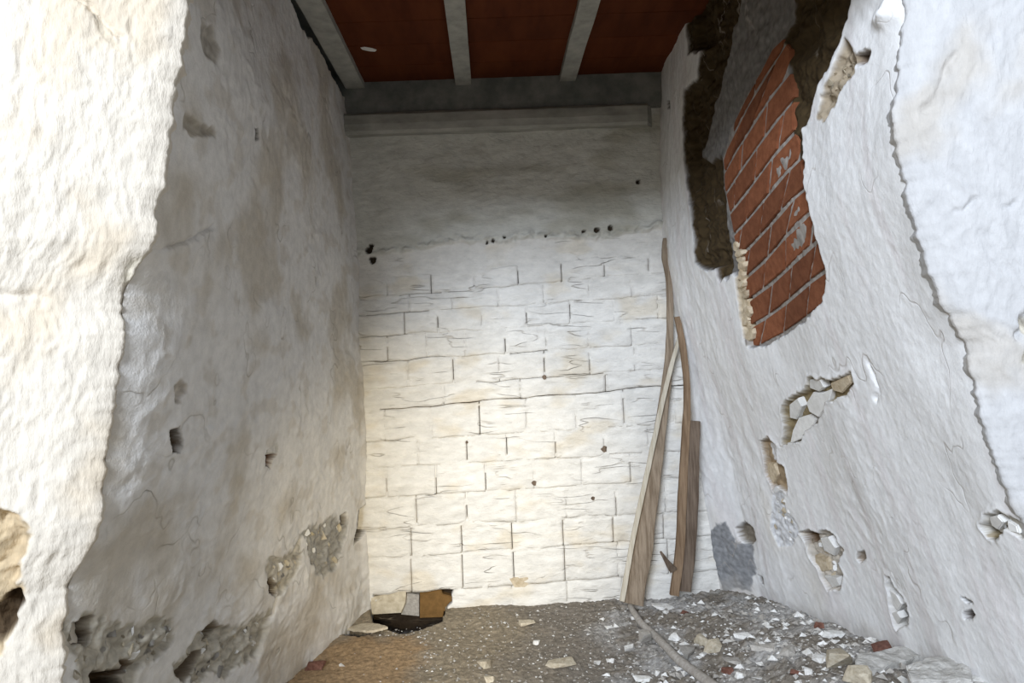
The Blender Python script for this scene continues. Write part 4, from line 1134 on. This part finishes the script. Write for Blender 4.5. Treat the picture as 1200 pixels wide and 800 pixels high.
slab('plaster_slab', [(1003, 778), (1022, 770), (1050, 765), (1080, 760), (1110, 759), (1135, 768), (1122, 778), (1085, 776), (1050, 780), (1020, 788), (1006, 788)], MAT_SLAB, 0.03,
     'long dusty plaster slab with pale rim at the foot of the right wall', 'plaster slab', 0.015, (0.0, -0.05), 'rubble on the floor')
slab('plaster_slab', [(1064, 792), (1085, 785), (1112, 783), (1136, 790), (1140, 806), (1066, 810)], MAT_SLAB, 0.035,
     'pale plaster slab in the bottom right, in front of the long dusty slab', 'plaster slab', 0.03, (0.05, -0.05), 'rubble on the floor')
slab('plaster_slab', [(1111, 783), (1130, 781), (1146, 786), (1158, 800), (1160, 812), (1144, 812), (1134, 795)], MAT_CHIP, 0.03,
     'white curved plaster slab by the wall, rightmost piece of the rubble', 'plaster slab', 0.03, (0.0, -0.1), 'rubble on the floor')
slab('plaster_flake', [(406, 733), (425, 728), (446, 734), (456, 742), (430, 744), (414, 738)], MAT_TANCHIP, 0.012,
     'curled tan render flake over the hole by the left corner', 'plaster flake', 0.01, (0.1, -0.15), None, 0.002)

# countless crumbs and grit scattered over the dirt
rg = np.random.RandomState(77)
def crumbs(name, n, sampler, smin, smax, mat, label):
    V = []; F = []
    base = np.array([(1, 0, 0), (-.6, .8, 0), (-.5, -.9, 0), (.1, .1, .9), (0.0, 0.0, -.4)])
    faces = [(0, 1, 3), (1, 2, 3), (2, 0, 3), (1, 0, 4), (2, 1, 4), (0, 2, 4)]
    k = 0
    while k < n:
        p = sampler()
        if p is None: continue
        x, y = p
        s = smin + (smax - smin) * rg.rand() ** 3
        a = rg.rand() * 6.283; c_, s_ = math.cos(a), math.sin(a)
        b = base * (1 + 0.5 * (rg.rand(5, 1) - .5)) * np.array([1, 0.6 + 0.6 * rg.rand(), 0.35 + 0.5 * rg.rand()])
        R = np.array([[c_, -s_, 0], [s_, c_, 0], [0, 0, 1]])
        v = (b @ R.T) * s + np.array([x, y, float(floor_z(x, y)) + 0.25 * s])
        n0 = len(V); V.extend(v.tolist()); F.extend([(f[0] + n0, f[1] + n0, f[2] + n0) for f in faces]); k += 1
    o = obj_pts(name, V, F, mat)
    tag(o, label, 'grit', kind='stuff')
    return o
def samp_all():
    x = rg.uniform(-0.75, 1.5); y = rg.uniform(2.5, 3.97)
    if x > float(XR(y, 0.1)) - 0.03 or x < float(XL(y, 0.1)) + 0.05: return None
    if x < -0.2 and y > 3.72: return None
    if float(psdf(np.array([x]), np.array([y]), brown)[0]) < 0 and rg.rand() < 0.9: return None
    return x, y
def samp_right():
    x = rg.uniform(0.4, 1.6); y = rg.uniform(2.2, 3.8)
    if x > float(XR(y, 0.15)) - 0.03 or rg.rand() > (x - 0.2) / 1.0 or rg.rand() > (4.1 - y) / 1.2: return None
    return x, y
crumbs('plaster_grit', 900, samp_all, 0.003, 0.011, MAT_CHIP, 'white plaster grit scattered over the whole dirt floor')
crumbs('dirt_grit', 1400, samp_all, 0.004, 0.012, MAT_GREYCHIP, 'grey grit scattered over the whole dirt floor')
crumbs('mortar_grit', 700, samp_right, 0.006, 0.024, MAT_GREYCHIP, 'grey mortar crumbs in the rubble along the right wall')
crumbs('plaster_crumbs', 520, samp_right, 0.005, 0.030, MAT_CHIP, 'white plaster crumbs in the rubble along the right wall')
